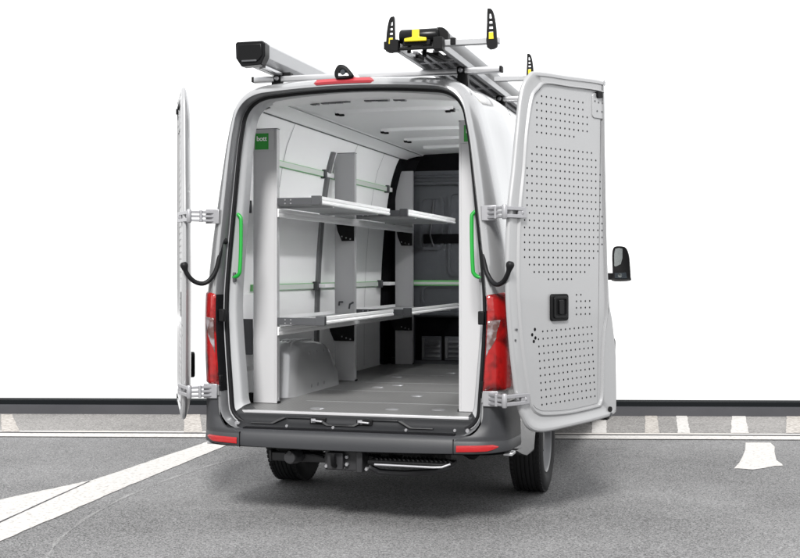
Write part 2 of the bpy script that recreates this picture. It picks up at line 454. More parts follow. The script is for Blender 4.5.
for cx in (-.215, .085):
    f = MB()
    f.box(cx-.05, cx+.05, -.072, -.03, .605, .640, 1)
    f.tube([(cx-.03,-.05,.63),(cx-.03,-.085,.627),(cx+.03,-.085,.622),(cx+.03,-.05,.62)], .007, 8, 0)
    f.box(cx-.042, cx-.012, -.075, -.055, .612, .637, 0); f.box(cx+.012, cx+.042, -.07, -.05, .610, .628, 0)
    f.build('door_striker', [M['steel'], M['black']], van, bevel=.002)
for x in (-.72, -.40, -.1, .36, .66):
    f = MB(); f.lathe([(-.006,0),(-.006,.008),(0,.01)], (x, -.115, .592 if abs(x)<.6 else .6), 'Y', 10); f.build('sill_screw', M['steel'], van)
for sx_ in (-1, 1):
    f = MB(); f.lathe([(-.008,0),(-.008,.011),(0,.013)], (sx_*.735, -.105, .60), 'Y', 10); f.build('sill_screw', M['steel'], van)

# header panel inside above opening, with service slots
f = MB()
f.grid([[(x, y, z-.03*(abs(x)/.62)**2) for x in [-.62+1.24*k/20 for k in range(21)]] for (y, z) in ((.02,2.646),(.10,2.632),(.20,2.624),(.23,2.640),(.24,2.655))], 0)
hd = f.build('header_panel', M['alu_white'], van, smooth=50)
f = MB()
for (x0, x1) in ((-.36,-.31),(-.29,-.10),(0,.16),(.19,.27)):
    n_ = 4
    for k in range(n_):
        a = x0+(x1-x0)*k/n_; f.box(a, a+(x1-x0)/n_*.9, .205, .2515, 2.62-.03*(a/.62)**2+random.uniform(-.002,.002), 2.632-.03*(a/.62)**2)
f.split('slot_strip', M['end_grey'], hd)

# ---------------- interior
WALL = [(.66,-.965),(1.0,-.965),(1.43,-.955),(1.9,-.925),(2.3,-.872),(2.5,-.82),(2.62,-.765)]
def wallx(z, y=2): return min(catmull([(a, -bb) for a, bb in WALL], z), side(z, y)-.022)
def wallpanel(sgn, y0, y1, mi=0):
    f = MB(); zs = [.66+(2.62-.66)*k/24 for k in range(25)]
    f.grid([[(sgn*wallx(z, y), y, z) for z in zs] for y in (y0,.25,.4,.55,.7,1,2,3,y1)], mi); return f
for sgn in (-1, 1):
    wl = wallpanel(sgn, .12, 4.02).build('wall_lining', M['white_wall'], van, smooth=60)
    # panel joints and slanted pillar trims seen between the panels
    f = MB()
    for y in (2.08,):
        zs = [.95+(2.49-.95)*k/16 for k in range(17)]
        f.grid([[(sgn*(wallx(z)-t), y-.05+dy, z) for z in zs] for dy, t in ((-.036,.0),(-.033,.022),(.033,.022),(.036,0))], 0)
    f.build('pillar_trim', M['tube_grey'], wl, smooth=40)
    f = MB()
    for y in (1.05, 2.55, 3.35):
        zs = [.7+(2.6-.7)*k/12 for k in range(13)]
        f.grid([[(sgn*(wallx(z)-.0015), y+dy, z) for z in zs] for dy in (-.003, .003)], 0)
    f.split('panel_joint', M['recess'], wl, smooth=0)
    # swage ledge near the front post
    f = MB(); f.grid([[(sgn*x, y, z) for y in (.12,.8)] for x, z in ((.962,1.40),(.93,1.385),(.925,.9),(.962,.86))], 0)
    f.build('lower_wall_panel', M['white_wall'], wl, smooth=30)
    # cove between wall and ceiling
    f = MB()
    pr = [(wallx(2.60)+.003,2.60),(wallx(2.62)-.015,2.618),(.74,2.622),(.70,2.632),(.66,2.64),(.61,2.644),(.60,2.650),(.59,2.664)]
    f.grid([[(sgn*x, y, z) for x, z in pr] for y in (.42, 4.1)], 0)
    cv = f.build('ceiling_cove', M['white_wall'], van, smooth=30)
    f = MB(); f.grid([[(sgn*x, y, z) for x, z in ((.735,2.6175),(.70,2.6265),(.665,2.634))] for y in (.45, 3.9)], 0)
    if sgn > 0: f.build('light_strip', M['led'], cv, smooth=30)  # unseen glowing strip added on the right cove to light the interior
    for (xa, za, xb_, zb_) in ((wallx(2.60)-.003,2.598,wallx(2.6)-.008,2.606),(.612,2.6415,.596,2.6435)):
        f = MB(); f.grid([[(sgn*xa, y, za) for y in (.43, 4.05)], [(sgn*xb_, y, zb_) for y in (.43, 4.05)]], 0); f.build('cove_joint', M['recess'], cv, smooth=0)  # dark strips paint in the shadow gaps along both cove edges
f = MB()
f.grid([[(x, y, 2.655+.012*(1-(x/.6)**2)) for x in [-.62+1.24*k/12 for k in range(13)]] for y in (.12, 4.1)], 0)
ceil = f.build('ceiling', M['ceiling'], van, smooth=60)
for y in (.92, 2.05, 2.75, 3.4):
    f = MB()
    zc = lambda x: 2.655+.012*(1-(x/.6)**2)
    prf = [(-.035,.004),(-.02,-.022),(.04,-.030),(.12,-.022),(.15,.004)]
    f.grid([[(x, y+dy, zc(x)+dz) for dy, dz in prf] for x in [-.42+.84*k/16 for k in range(17)]], 0)
    f.build('ceiling_rib', M['ceiling'], ceil, smooth=25)
for y in (.27, .92, 2.05, 2.75):
    for sgn in (-1, 1):
        f = MB(); f.box(sgn*.41-.016, sgn*.41+.016, y-.022, y+.022, 2.628, 2.652); f.box(sgn*.38-.022, sgn*.38+.018, y-.009, y+.012, 2.624, 2.638)
        f.build('clip', M['black'], ceil, bevel=.006)
# floor
f = MB(); f.box(-.965, .965, .02, 4.1, .615, .665)
fl = f.build('cargo_floor', M['floor'], van)
f = MB(); f.box(-.77, .72, -.004, .03, .652, .669)
f.build('edge_strip', M['edge'], fl, bevel=.003)
f = MB(); f.box(.72, .80, -.004, .03, .650, .668); f.box(-.80,-.77,-.004,.03,.650,.668)
f.split('edge_end', M['end_grey'], fl, bevel=.003)
for y in (.66, 1.43, 2.1, 2.85, 3.5):
    f = MB(); x0 = -.55 if y < .7 else -.7
    f.box(x0 if y > .6 else -.5, .75, y-.003, y+.003, .664, .6665); f.build('floor_seam', M['steel'], fl)
for (x, y) in ((-.32,.22),(.16,.30),(-.25,1.9),(.1,1.15),(-.35,1.7),(.32,2.35),(-.1,3.1),(.45,.35),(-.45,2.6)):
    f = MB(); f.lathe([(0,.022),(.004,.026),(.004,.042),(0,.046)], (x, y, .6655), 'Z', 20); f.lathe([(.0035,0),(.0035,.026)], (x,y,.6655), 'Z', 12, 1)
    f.build('lashing_ring', [M['steel'], M['steel']], fl)

# wheel arches (lofted dome)
def warch(sgn):
    f = MB(); rows_ = []
    y0, y1, zf, zt = .80, 1.96, .664, 1.05; xi, xo = .705, .99
    secs = []
    # u around the outline in (y,z) half of rounded shape, x inward layers
    def outline(e, rad, k=12):
        a, bb, t = y0+e, y1-e*1.6, zt-e*.8
        pts = [(a-.02, zf), (a, zf+.12), (a+.02, t-rad)]
        for q in range(1, k): w = math.pi-q*math.pi/2/k; pts.append((a+.02+rad+rad*math.cos(w), t-rad+rad*math.sin(w)))
        pts += [(a+.02+rad, t), ((a+bb)/2, t-.01), (bb-.40, t-.035)]
        for q in range(1, k): w = math.pi/2-q*math.pi/2/k*.72; pts.append((bb-.40+.30*math.cos(w), t-.035-.28+.28*math.sin(w)))
        pts += [(bb-.03, zf+.10), (bb, zf)]
        return pts
    for x, e, rad in ((xo,0,.10),(xi+.10,.0,.10),(xi+.055,.012,.10),(xi+.022,.035,.095),(xi+.005,.065,.085),(xi,.11,.07)):
        secs.append([(sgn*x, y, z) for y, z in outline(e, rad)])
    f.grid(secs, 0)
    n = len(f.v); last = secs[-1]
    # inner cap as fan
    c = (sgn*(xi-.004), 1.35, .80); f.v.append(c); ci = len(f.v)-1
    f.f += [(len(f.v)-1-len(last)+i, len(f.v)-1-len(last)+i+1, ci) for i in range(len(last)-1)]; f.m += [0]*(len(last)-1)
    f.f.append((ci-len(last), ci, ci-1)); f.m.append(0)
    o = f.build('wheel_arch', M['arch'], van, smooth=70)
    f = MB()
    for k in range(5):
        g_ = MB(); g_.tube([(sgn*(.745+.03*k), .86+.01*k, .97), (sgn*(.745+.03*k), .90, 1.035), (sgn*(.745+.03*k), .96, 1.052), (sgn*(.745+.03*k), 1.30-.03*k, 1.048)], .007, 8); g_.build('arch_ridge', M['arch'], o, smooth=60)
    for k in range(3):
        f.lathe([(-.006,0),(-.003,.009),(0,.012)], (sgn*(xi+.0), 1.16+.16*k, .955-.0*k), 'X', 12, sign=-sgn*-1)
    for k in range(3):
        f.lathe([(-.006,0),(-.004,.013),(0,.016)], (sgn*(xi+.0), 1.2+.14*k, .715), 'X', 12, sign=-sgn*-1)
    f.split('arch_rivet', M['steel'], o)
warch(-1); warch(1)

# bulkhead
f = MB(); f.box(-.975, .975, 4.10, 4.16, .66, 2.50)
f.prism([(-.86,2.50),(.86,2.50),(.74,2.66),(-.74,2.66)], lambda a, bb, t: (a, t, bb), 4.11, 4.15, 1)
bk = f.build('bulkhead', [M['bulkhead'], M['void']], van)
f = MB()
f.box(-.9, .9, 4.06, 4.099, 2.36, 2.40); f.box(-.9, .9, 4.075, 4.099, 2.43, 2.46)
f.box(-.95, .95, 4.04, 4.0985, 1.12, 1.16)
f.build('crossmember', M['bulkhead'], bk, bevel=.012)
def rrect(x0, x1, z0, z1, r, k=6):
    p = []
    for cx, cz, a0 in ((x1-r, z1-r, 0), (x0+r, z1-r, 90), (x0+r, z0+r, 180), (x1-r, z0+r, 270)):
        for q in range(k+1): a = R(a0+90*q/k); p.append((cx+r*math.cos(a), cz+r*math.sin(a)))
    return p
def ringpoly(f, pts_o, pts_i, fn, t0, t1, mi=0):
    rows_ = [[fn(a, bb, t0) for a, bb in pts_o], [fn(a, bb, t1) for a, bb in pts_o], [fn(a, bb, t1) for a, bb in pts_i], [fn(a, bb, t0) for a, bb in pts_i]]
    f.grid(rows_, mi, close=True)
FY = lambda a, bb, t: (a, t, bb)
for (x0, x1, z0, z1) in ((-.64,-.40,1.75,2.26),(-.36,.36,1.5,2.30),(.40,.64,1.75,2.26),(-.62,.62,1.22,1.42)):
    f = MB(); ringpoly(f, rrect(x0,x1,z0,z1,.06), rrect(x0+.025,x1-.025,z0+.025,z1-.025,.045), FY, 4.0995, 4.083); f.build('embossed_frame', M['bulkhead'], bk, smooth=30)
f = MB(); f.tube([(-.50,4.09,2.22),(-.515,4.085,2.05),(-.535,4.085,1.9),(-.50,4.09,1.78)], .012, 8); f.build('cable', M['end_grey'], bk)
f = MB(); f.prism(rrect(-.60,-.22,1.81,1.90,.01), FY, 4.080, 4.101); f.build('recessed_slot', M['void'], bk)
f = MB(); f.prism(rrect(-.68,.68,.70,1.11,.01), FY, 4.085, 4.101); f.build('lower_panel', M['void'], bk)
for x0 in (-.61, -.385, .1):
    f = MB(); f.box(x0, x0+.19, 4.06, 4.084, .705, .93)
    for k in range(4):
        f.obox((x0+.11, 4.055, .75+.045*k), [Vector((1,0,0)), Vector((0,.8,.6)), Vector((0,-.6,.8))], .07, .02, .004, 1)
    f.box(x0+.005, x0+.03, 4.045, 4.06, .73, .915, 1)
    f.build('vent_grille', [M['bulkhead'], M['recess']], bk, bevel=.003)
# dark pillar between wall lining and bulkhead
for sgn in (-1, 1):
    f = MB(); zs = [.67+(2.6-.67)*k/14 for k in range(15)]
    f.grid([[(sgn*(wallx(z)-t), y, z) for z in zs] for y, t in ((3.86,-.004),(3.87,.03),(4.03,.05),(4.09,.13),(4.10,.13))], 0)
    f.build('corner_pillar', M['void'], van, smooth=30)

# lashing rails (pale green) and fittings
def rail(sgn, z, y0, y1):
    x = wallx(z)-.004
    f = MB(); f.box(*sorted((sgn*(x-.014), sgn*(x+.012))), y0, y1, z-.023, z+.023)
    o = f.build('lashing_rail', M['pale_green'], van, bevel=.002)
    f = MB(); f.box(*sorted((sgn*(x-.0165), sgn*(x-.013))), y0+.01, y1-.01, z-.020, z+.018)
    f.build('rail_groove', M['groove'], o)
for sgn in (-1, 1):
    for z in (2.31, 1.43): rail(sgn, z, .65, 3.84)
f = MB(); f.box(-.70, .70, 4.075, 4.0985, 1.41, 1.462); o = f.build('lashing_rail', M['pale_green'], van, bevel=.002)
f = MB(); f.box(-.69, .69, 4.072, 4.076, 1.422, 1.446); f.build('rail_groove', M['groove'], o)

# green grab handles
for sgn in (-1, 1):
    pts = [(.80,-.005,1.905),(.768,-.014,1.903),(.747,-.018,1.885),(.742,-.02,1.86),(.743,-.02,1.70),(.749,-.02,1.56),(.756,-.018,1.53),(.776,-.012,1.512),(.81,-.005,1.508)]
    f = MB(); f.tube([tuple((sgn*p.x, p.y, p.z)) for p in spline(pts, 5)], .0125, 10); f.build('grab_handle', M['green'], van, smooth=60)
    f = MB()
    for z in (1.905, 1.508): f.box(*sorted((sgn*.785, sgn*.80)), -.02, .03, z-.03, z+.03)
    f.split('handle_foot', M['end_grey'], van, bevel=.004)

# ---------------- bumper
def bumper():
    f = MB()
    # plan curve from left side round the rear to right side
    def plan(x):   # outer face
        return None
    half = [(0,-.225),(.25,-.224),(.5,-.218),(.70,-.205),(.82,-.185),(.89,-.15),(.945,-.09),(.976,-.02),(.990,.10),(.998,.22)]
    sp = spline([(a, bb, 0) for a, bb in half], 5)
    pl = [(-p.x, p.y) for p in reversed(sp)]+[(p.x, p.y) for p in sp[1:]]
    prof = [(.025,.462),(.0,.470),(-.004,.50),(.0,.545),(.012,.565),(.035,.575),(.09,.577)]   # (inward offset, z)
    rows_ = []
    for off, z in prof:
        r_ = []
        for i, (x, y) in enumerate(pl):
            a = pl[max(0, i-1)]; c = pl[min(len(pl)-1, i+1)]; t = Vector((c[0]-a[0], c[1]-a[1])).normalized(); nrm = Vector((-t.y, t.x))
            zz = z + (.012*(abs(x)/.9)**2 if z < .5 else 0)
            r_.append((x+nrm.x*off, y+nrm.y*off, zz))
        rows_.append(r_)
    f.grid(rows_, 0)
    # corner caps rising to the lower hinges
    return f.build('bumper', M['grey_plastic'], van, smooth=50), pl
bp_, pl = bumper()
f = MB(); f.grid([[(x, y+.05, .462+.0) for x, y in pl], [(x, .2, .462) for x, y in pl]], 0); f.build('bumper_underside', M['under'], bp_)
for sgn in (-1, 1):
    # corner cap rising from the bumper to the lower hinge, one smooth surface
    BP = [(0,-.225),(.5,-.218),(.7,-.205),(.82,-.185),(.89,-.15),(.945,-.09),(.976,-.02),(.990,.10),(.998,.22)]
    outer = [p for p in spline([(a, bb, 0) for a, bb in BP], 6)]
    BT = [(0,-.158),(.5,-.158),(.7,-.158),(.835,-.158),(.888,-.152),(.940,-.100),(.966,-.03),(.984,.08),(.996,.22)]
    inner = [p for p in spline([(a, bb, 0) for a, bb in BT], 6)]
    f = MB(); rows_ = []; NZ = 20
    for k in range(NZ+1):
        z = .548+(.768-.548)*k/NZ; t = smooth01((z-.553)/.10)
        cxx, czz, rr0 = .728, .714, .143
        xin = cxx+math.sqrt(max(0, rr0**2-(min(z, czz)-czz)**2))*.78 if z < czz else .840
        xin = min(xin, .840)
        if z < .575: xin = .672+(xin-.672)*max(0, (z-.553)/.022)
        pl2 = [a*(1-t)+bb*t for a, bb in zip(outer, inner)]
        # resample from xin outward
        def yat(x):
            for a, bb in zip(pl2, pl2[1:]):
                if a.x <= x <= bb.x: return a.y+(bb.y-a.y)*(x-a.x)/max(1e-6, bb.x-a.x)
            return pl2[-1].y
        xs = [xin+(.93-xin)*q/14 for q in range(15)]
        row_ = [(x, yat(x)) for x in xs]+[(p.x, p.y) for p in pl2 if p.x > .94]
        tail = row_[15:]; m_ = 12
        tl = [tail[min(len(tail)-1, int(q*(len(tail)-1)/(m_-1)+.5))] for q in range(m_)]
        row_ = row_[:15]+tl
        rows_.append([(sgn*row_[0][0], row_[0][1]+.02, z)]+[(sgn*x, y-(.001 if z > .56 else -.002), z) for x, y in row_])
    f.grid(rows_, 0); f.build('bumper_corner', M['grey_plastic'], bp_, smooth=60)
    # reflector
    f = MB(); pts = [(.69,.522),(.90,.528),(.915,.512),(.895,.492),(.69,.488)]
    def rf(a, bb, t):
        y = catmull([(0,-.225),(.5,-.218),(.7,-.205),(.82,-.185),(.89,-.15),(.945,-.09)], a)
        return (sgn*a, y-.004+t-(.0 if a < .8 else .004), bb)
    rows_ = []
    for k in range(9):
        a = .69+(.925-.69)*k/8; top = .524+.006*k/8; bot = .487+.008*k/8+(.018 if k == 8 else (.006 if k == 7 else 0)); top -= (.012 if k == 8 else 0)
        rows_.append([rf(a, bot, .012), rf(a, bot, -.003), rf(a, (top+bot)/2, -.006), rf(a, top, -.003), rf(a, top, .012)])
    f.grid(rows_, 0); f.build('reflector', M['red_refl'], bp_, smooth=50)
    # seam
    f = MB(); f.box(sgn*.672-.002, sgn*.672+.002, -.2155, -.20, .468, .560); f.build('bumper_seam', M['void'], bp_)

# ---------------- tail lights
def taillamp(sgn):
    secs = [(-.151,.121),(-.148,.10),(-.125,.066),(-.07,.03),(0,.01),(.06,.0),(.10,.0)]
    def pt(u, z, off):
        u = max(0, min(len(secs)-1.001, u)); i = int(u); t = u-i
        def sp(i):
            y, ins = secs[i]; return Vector((side(z, y, ins), y))
        a, bb = sp(i), sp(i+1); p = a*(1-t)+bb*t
        d = (bb-a).normalized(); nrm = Vector((d.y, -d.x))
        # blend normals
        return (sgn*(p.x+nrm.x*off), p.y+nrm.y*off, z)
    NU, NZ = 20, 40
    def zt(u): return 1.385+.05*u/6
    def patch(u0f, u1f, z0f, z1f, off, name, mt, par, nu=NU, nz=NZ):
        f = MB(); rows_ = []
        for k in range(nz+1):
            v = k/nz; r_ = []
            for j in range(nu+1):
                w = j/nu
                zb0, zt0 = z0f(w), z1f(w); z = zb0+(zt0-zb0)*v
                u = u0f(v)+(u1f(v)-u0f(v))*w
                e = min(v, 1-v, w, 1-w); o_ = off if e > 0 else -.004
                r_.append(pt(u, z, o_))
            rows_.append(r_)
        f.grid(rows_, 0); return f.build(name, mt, par, smooth=60)
    t = patch(lambda v: .0, lambda v: 6, lambda w: .835, lambda w: 1.405+.035*w, .012, 'tail_light', M['tail_red'], van)
    # clear section, inner side, diagonal lower edge
    patch(lambda v: .15, lambda v: 2.0+.6*min(1, max(0, v-.25)) , lambda w: 1.01+.15*w, lambda w: 1.265, .016, 'clear_lens', M['tail_clear'], t, 10, 16)
    f = MB(); f.box(*sorted((sgn*.805, sgn*.842)), -.145, -.11, 1.23, 1.31); f.box(*sorted((sgn*.825, sgn*.852)), -.148, -.11, .85, .90)
    f.split('lamp_bracket', M['black'], t, bevel=.006)
    # black strip on inner side
    f = MB(); rows_ = []
    for k in range(25):
        z = .80+(1.40-.80)*k/24
        rows_.append([(sgn*(side(z,-.15,.1195)-.001), -.150, z), (sgn*(side(z,-.143,.127)-.0015), -.143, z), (sgn*(side(z,-.05,.1355)-.0015), -.05, z)])
    f.grid(rows_, 0); f.build('lamp_side', M['void'], t)
taillamp(-1); taillamp(1)
# hinge base plates + hinges + doors
H0 = Vector((1.005, -.22)); D0 = Vector((.505, .863)).normalized(); N0 = Vector((D0.y, -D0.x))  # inner normal (faces away from van)
OUT = [(.19,2.70),(.115,2.60),(.075,2.364),(.042,2.13),(.004,1.897),(-.011,1.609),(-.008,1.379),(.025,1.089),(.079,.796),(.132,.68),(.20,.612),(.32,.585),(.568,.593),(.873,.612),(1.03,.635),(1.055,.69),(1.053,.916),(1.046,1.043),(1.012,1.235),(.979,1.363),(.957,1.679),(.935,2.308),(.926,2.69),(.90,2.742),(.55,2.735),(.27,2.728)]
INP = [(.275,2.625),(.215,2.56),(.168,2.364),(.142,2.13),(.108,1.897),(.095,1.609),(.102,1.379),(.138,1.089),(.205,.796),(.232,.74),(.275,.715),(.34,.70),(.568,.69),(.83,.705),(.872,.718),(.895,.77),(.90,.916),(.905,1.043),(.918,1.16),(.948,1.32),(.935,1.679),(.912,2.308),(.90,2.62),(.875,2.668),(.55,2.665),(.34,2.66)]
def poly_s(pts, per=5): return [(p.x, p.y) for p in spline([(a, bb, 0) for a, bb in pts], per, True)]
def insetp(poly, d):
    n = len(poly); o = []
    for i in range(n):
        a = Vector(poly[i-1]); c = Vector(poly[(i+1) % n]); t = (c-a).normalized(); o.append((poly[i][0]-t.y*d, poly[i][1]+t.x*d))
    return o
PO, PI = poly_s(OUT), poly_s(INP)
area = sum(PO[i][0]*PO[(i+1) % len(PO)][1]-PO[(i+1) % len(PO)][0]*PO[i][1] for i in range(len(PO)))
sg = 1 if area > 0 else -1
def make_door(sgn):
    if sgn > 0: H0 = Vector((1.005, -.22)); D0 = Vector((.505, .863)).normalized()
    else: H0 = Vector((1.055, -.205)); D0 = Vector((math.sin(R(27.6)), math.cos(R(27.6))))
    N0 = Vector((D0.y, -D0.x))
    def W(s, z, t):   # t>0 towards outer skin
        p = H0+D0*s-N0*t
        return (sgn*p.x, p.y, z)
    root = MB()
    def scl(k): return [((a-.5)*k+.5, (z-1.65)*(1-(1-k)*.45)+1.65) for a, z in PO]
    loops = [(scl(.70), .060), (scl(.80), .056), (scl(.89), .045), (scl(.955), .034), (scl(.988), .027), (PO, .020), (PO, .014), (insetp(PO, .002*sg), .008), (insetp(PO, .010*sg), .001), (insetp(PO, .018*sg), 0)]
    rows_ = [[W(a, z, t) for a, z in lp] for lp, t in loops]
    mids = [((a[0]*.55+c[0]*.45), (a[1]*.55+c[1]*.45)) for a, c in zip(PI, PO)]
    rows_.append([W(a, z, 0) for a, z in insetp(PO, .026*sg)])
    rows_.append([W(a, z, .006) for a, z in [((a[0]*.42+c[0]*.58), (a[1]*.42+c[1]*.58)) for a, c in zip(PI, PO)]])
    rows_.append([W(a, z, .007) for a, z in [((a[0]*.80+c[0]*.20), (a[1]*.80+c[1]*.20)) for a, c in zip(PI, PO)]])
    rows_.append([W(a, z, -.004) for a, z in [((a[0]*.90+c[0]*.10), (a[1]*.90+c[1]*.10)) for a, c in zip(PI, PO)]])
    rows_.append([W(a, z, -.004) for a, z in [((a[0]*.97+c[0]*.03), (a[1]*.97+c[1]*.03)) for a, c in zip(PI, PO)]])
    rows_.append([W(a, z, .014) for a, z in PI])
    root.grid(rows_, 0, close=True)
    n = len(PO)
    root.f.append(tuple(range(n-1, -1, -1))); root.m.append(0)      # outer skin
    e = (len(rows_)-1)*n
    root.f.append(tuple(range(e, e+n))); root.m.append(0)
    d = root.build('rear_door', M['door_in'], van, smooth=32)
    if sgn > 0: d['label'] = 'right rear door with its perforated inner side facing the camera'
    else: d['label'] = 'left rear door seen almost edge-on'
    # perforated lining
    pp = MB(); lin = insetp(PI, .012*sg)
    pp.prism([(a, z) for a, z in lin], W, .0105, .0145)
    h = pp
    def dot(s, z, r=.0062, t=.0098):
        n0 = len(h.v); k = 8
        for q in range(k): w = 2*math.pi*q/k; h.v.append(W(s+r*math.cos(w), z+r*math.sin(w), t))
        h.f.append(tuple(range(n0, n0+k))); h.m.append(1)
    p = .0445
    def row(z, m0, m1, s0=.262):
        for m_ in range(m0, m1+1): dot(s0+p*m_+(.02 if z<1.3 else 0)*0, z)
    z = 2.585
    spec = [(1,10),(0,10),(0,11),(0,11),(0,11),(0,8),None,(0,12),(-1,13),(-1,13),(-2,14),(-2,14),(-2,14),(-2,14),(-2,14),(-2,14)]
    for q in spec:
        if q: row(z, *q)
        z -= .0435
    z = 1.888
    for q in [(0,17),(0,17),(0,17),(0,17),(0,17),(0,16),(0,15),(1,14),(2,13),(5,10)]:
        row(z, *q, s0=.150); z -= .0435
    for k in range(4):
        for m_ in range(4 if k else 2): dot(.645+.0445*m_, 1.40-.040*k)
    for j in range(11):
        z = 1.185-.0435*j; o_ = (1.15-z)*.085
        for m_ in range(0 if j else 1, 13): dot(.278+o_+.0435*m_, z+ m_*.0012)
    for (s, z) in ((.22,1.17),(.245,1.20),(.25,1.15),(.235,1.13)): dot(s, z, .011)
    pp.build('perforated_panel', [M['door_in'], M['void']], d, smooth=0)
    # latch handle
    f = MB(); f.prism(rrect(.383,.548,1.245,1.408,.02), W, -.006 if sgn > 0 else .006, .012)
    ha = f.build('door_handle', M['black'], d, bevel=.004)
    if sgn > 0:
     f = MB(); ringpoly(f, rrect(.400,.531,1.262,1.392,.014), rrect(.415,.516,1.277,1.377,.01), W, -.006, -.014); f.prism(rrect(.445,.486,1.285,1.372,.008), W, -.018, -.006)
    if sgn > 0: f.build('handle_lever', M['blackgloss'], ha, bevel=.003)
    # latches, plugs
    f = MB()
    def disc(s, z, r, t0, t1): f.prism([(s+r*math.cos(2*math.pi*q/16), z+r*math.sin(2*math.pi*q/16)) for q in range(16)], W, t1, t0)
    disc(.978,.672,.017,-.006,.004); f.prism(rrect(.835,.885,2.628,2.665,.008), W, -.012, .012)
    f.split('latch', M['black'], d)
    f = MB(); disc(.07,1.205,.007,-.001,.01); disc(.058,1.143,.007,-.001,.01); disc(.99,.637,.012,-.003,.01); f.split('plug', M['end_grey'], d)
    f = MB(); f.prism(rrect(.80,.92,2.50,2.655,.02), W, .004, .0135)
    pl_ = f.build('latch_plate', M['door_in'], d, bevel=.003)
    f = MB()
    for (s, z) in ((.822,2.605),(.86,2.60),(.90,2.6),(.845,2.545),(.895,2.545)): f.prism([(s+.006*math.cos(q), z+.006*math.sin(q)) for q in [k*math.pi/4 for k in range(8)]], W, .002, .0045)
    f.split('plate_screw', M['end_grey'], pl_)
    # outer handle / lamp on outer skin near the free edge
    f = MB(); f.prism(rrect(.99,1.085,.94,1.13,.04) if sgn > 0 else rrect(.93,1.03,.80,.98,.04), W, .03, .075 if sgn > 0 else .12); f.build('outer_handle', M['black'], d, bevel=.01)
    # hinges
    for z, sd in ((1.885,0),(.80,.03)):
        f = MB()
        a = Vector((.875, -.160, z)); c = Vector((H0.x+D0.x*(.10+sd), H0.y+D0.y*(.10+sd), z)) + Vector((N0.x, N0.y, 0))*.012
        if z < 1: a = Vector((.885,-.172,z))
        def SX(v): return Vector((sgn*v.x, v.y, v.z))
        kn = Vector((.985, -.262, z)); 
        # body plate
        f.obox(SX(a+Vector((.0,.004,0))), [Vector((1,0,0)), Vector((0,1,0)), Vector((0,0,1))], .045, .006, .045)
        for dz in (-.026, .0, .026):
            q = (kn-a); ax0 = q.normalized(); ax0 = Vector((sgn*ax0.x, ax0.y, 0)); ax1 = Vector((-ax0.y, ax0.x, 0))
            f.obox(SX((a+kn)/2)+Vector((0,0,dz)), [ax0, ax1, Vector((0,0,1))], q.length/2+.01, .009, .008)
        f.lathe([(-.042,0),(-.042,.012),(-.03,.016),(.03,.016),(.042,.012),(.042,0)], tuple(SX(kn)), 'Z', 14)
        f.lathe([(-.038,0),(-.038,.010),(.038,.010),(.038,0)], tuple(SX(a*.55+kn*.45+Vector((0,-.012,0)))), 'Z', 12)
        q = c-kn; ax0 = Vector((sgn*q.x, q.y, 0)).normalized(); ax1 = Vector((-ax0.y, ax0.x, 0))
        for dz in (-.022, .022): f.obox(SX((c+kn)/2)+Vector((0,0,dz)), [ax0, ax1, Vector((0,0,1))], q.length/2, .010, .011)
        f.lathe([(-.01,0),(-.01,.012),(.0,.012)], tuple(SX(c)), 'Y', 10)
        f.obox(SX(c), [ax0, ax1, Vector((0,0,1))], .035, .006, .032)
        f.build('hinge', M['steel'], van, bevel=.003)
    # plate below tail light
    if True:
        f = MB(); rows_ = []
        for z in (.770,.775,.83,.834):
            o_ = .010 if z in (.775,.83) else -.006
            rows_.append([(sgn*(side(z, y, i_)+o_*.6), y-o_, z) for y, i_ in ((-.150,.125),(-.148,.10),(-.125,.066),(-.09,.042))])
        f.grid(rows_, 0); f.build('hinge_plate', M['paint'], van, smooth=40)
    # check strap
    pts = [(.815,-.085,1.735),(.832,-.12,1.72),(.836,-.135,1.65),(.855,-.15,1.55),(.89,-.17,1.49),(.927,-.195,1.468),(.972,-.225,1.485),(1.005,-.255,1.535),(1.022,-.262,1.60)]
    f = MB(); sp_ = spline(pts, 6); rs = [.0145]*len(sp_)
    for k in range(5): rs[-1-k] = (.014,.022,.025,.023,.018)[k]; rs[k] = (.02,.022,.02,.018,.016)[k]
    f.tube([(sgn*p.x, p.y, p.z) for p in sp_], .014, 12, rs=rs)
    f.build('door_strap', M['rubber'], van, smooth=60)
    return d
make_door(1); make_door(-1)

# ---------------- brake light and camera
f = MB(); rows_ = []
for k in range(17):
    x = -.235+.385*k/16; z0 = 2.678-.045*(x/.7)**2; e = .018 if k in (0, 16) else 0
    rows_.append([(x+.02, -.10, z0-.006), (x+.02, -.155+e, z0), (x+.02, -.160+e, z0+.014), (x+.02, -.15+e, z0+.033-e), (x+.02, -.06, z0+.042-e)])
f.grid(rows_, 0); f.build('brake_light', M['brake'], van, smooth=40)
f = MB(); pts = [(-.068,-.13,2.71),(-.075,-.135,2.75),(-.05,-.14,2.79),(-.01,-.14,2.785),(.03,-.135,2.745),(.045,-.13,2.715),(.0,-.13,2.705),(-.04,-.13,2.704)]
sp_ = [p for p in spline(pts, 5, True)]
rows_ = []
for sc, y in ((.55,-.17),(.78,-.172),(.97,-.165),(1.0,-.15),(1.0,-.05),(.8,.05),(.4,.12)):
    rows_.append([((p.x+.012)*sc-.012, y, (p.z-2.725)*sc+2.725) for p in sp_])
f.grid(rows_, lambda i, j: 0 if i < 3 else 1, close=True); 
cam_h = f.build('reversing_camera', [M['black'], M['alu_white']], van, smooth=60)
f = MB(); f.lathe([(-.012,0),(-.012,.014),(-.004,.02),(.03,.022)], (-.02,-.16,2.745), 'Y', 16); f.prism(rrect(-.05,.02,2.722,2.738,.006), FY, -.166, -.16, 1); f.build('camera_lens', [M['glass_dark'], M['alu_white']], cam_h)

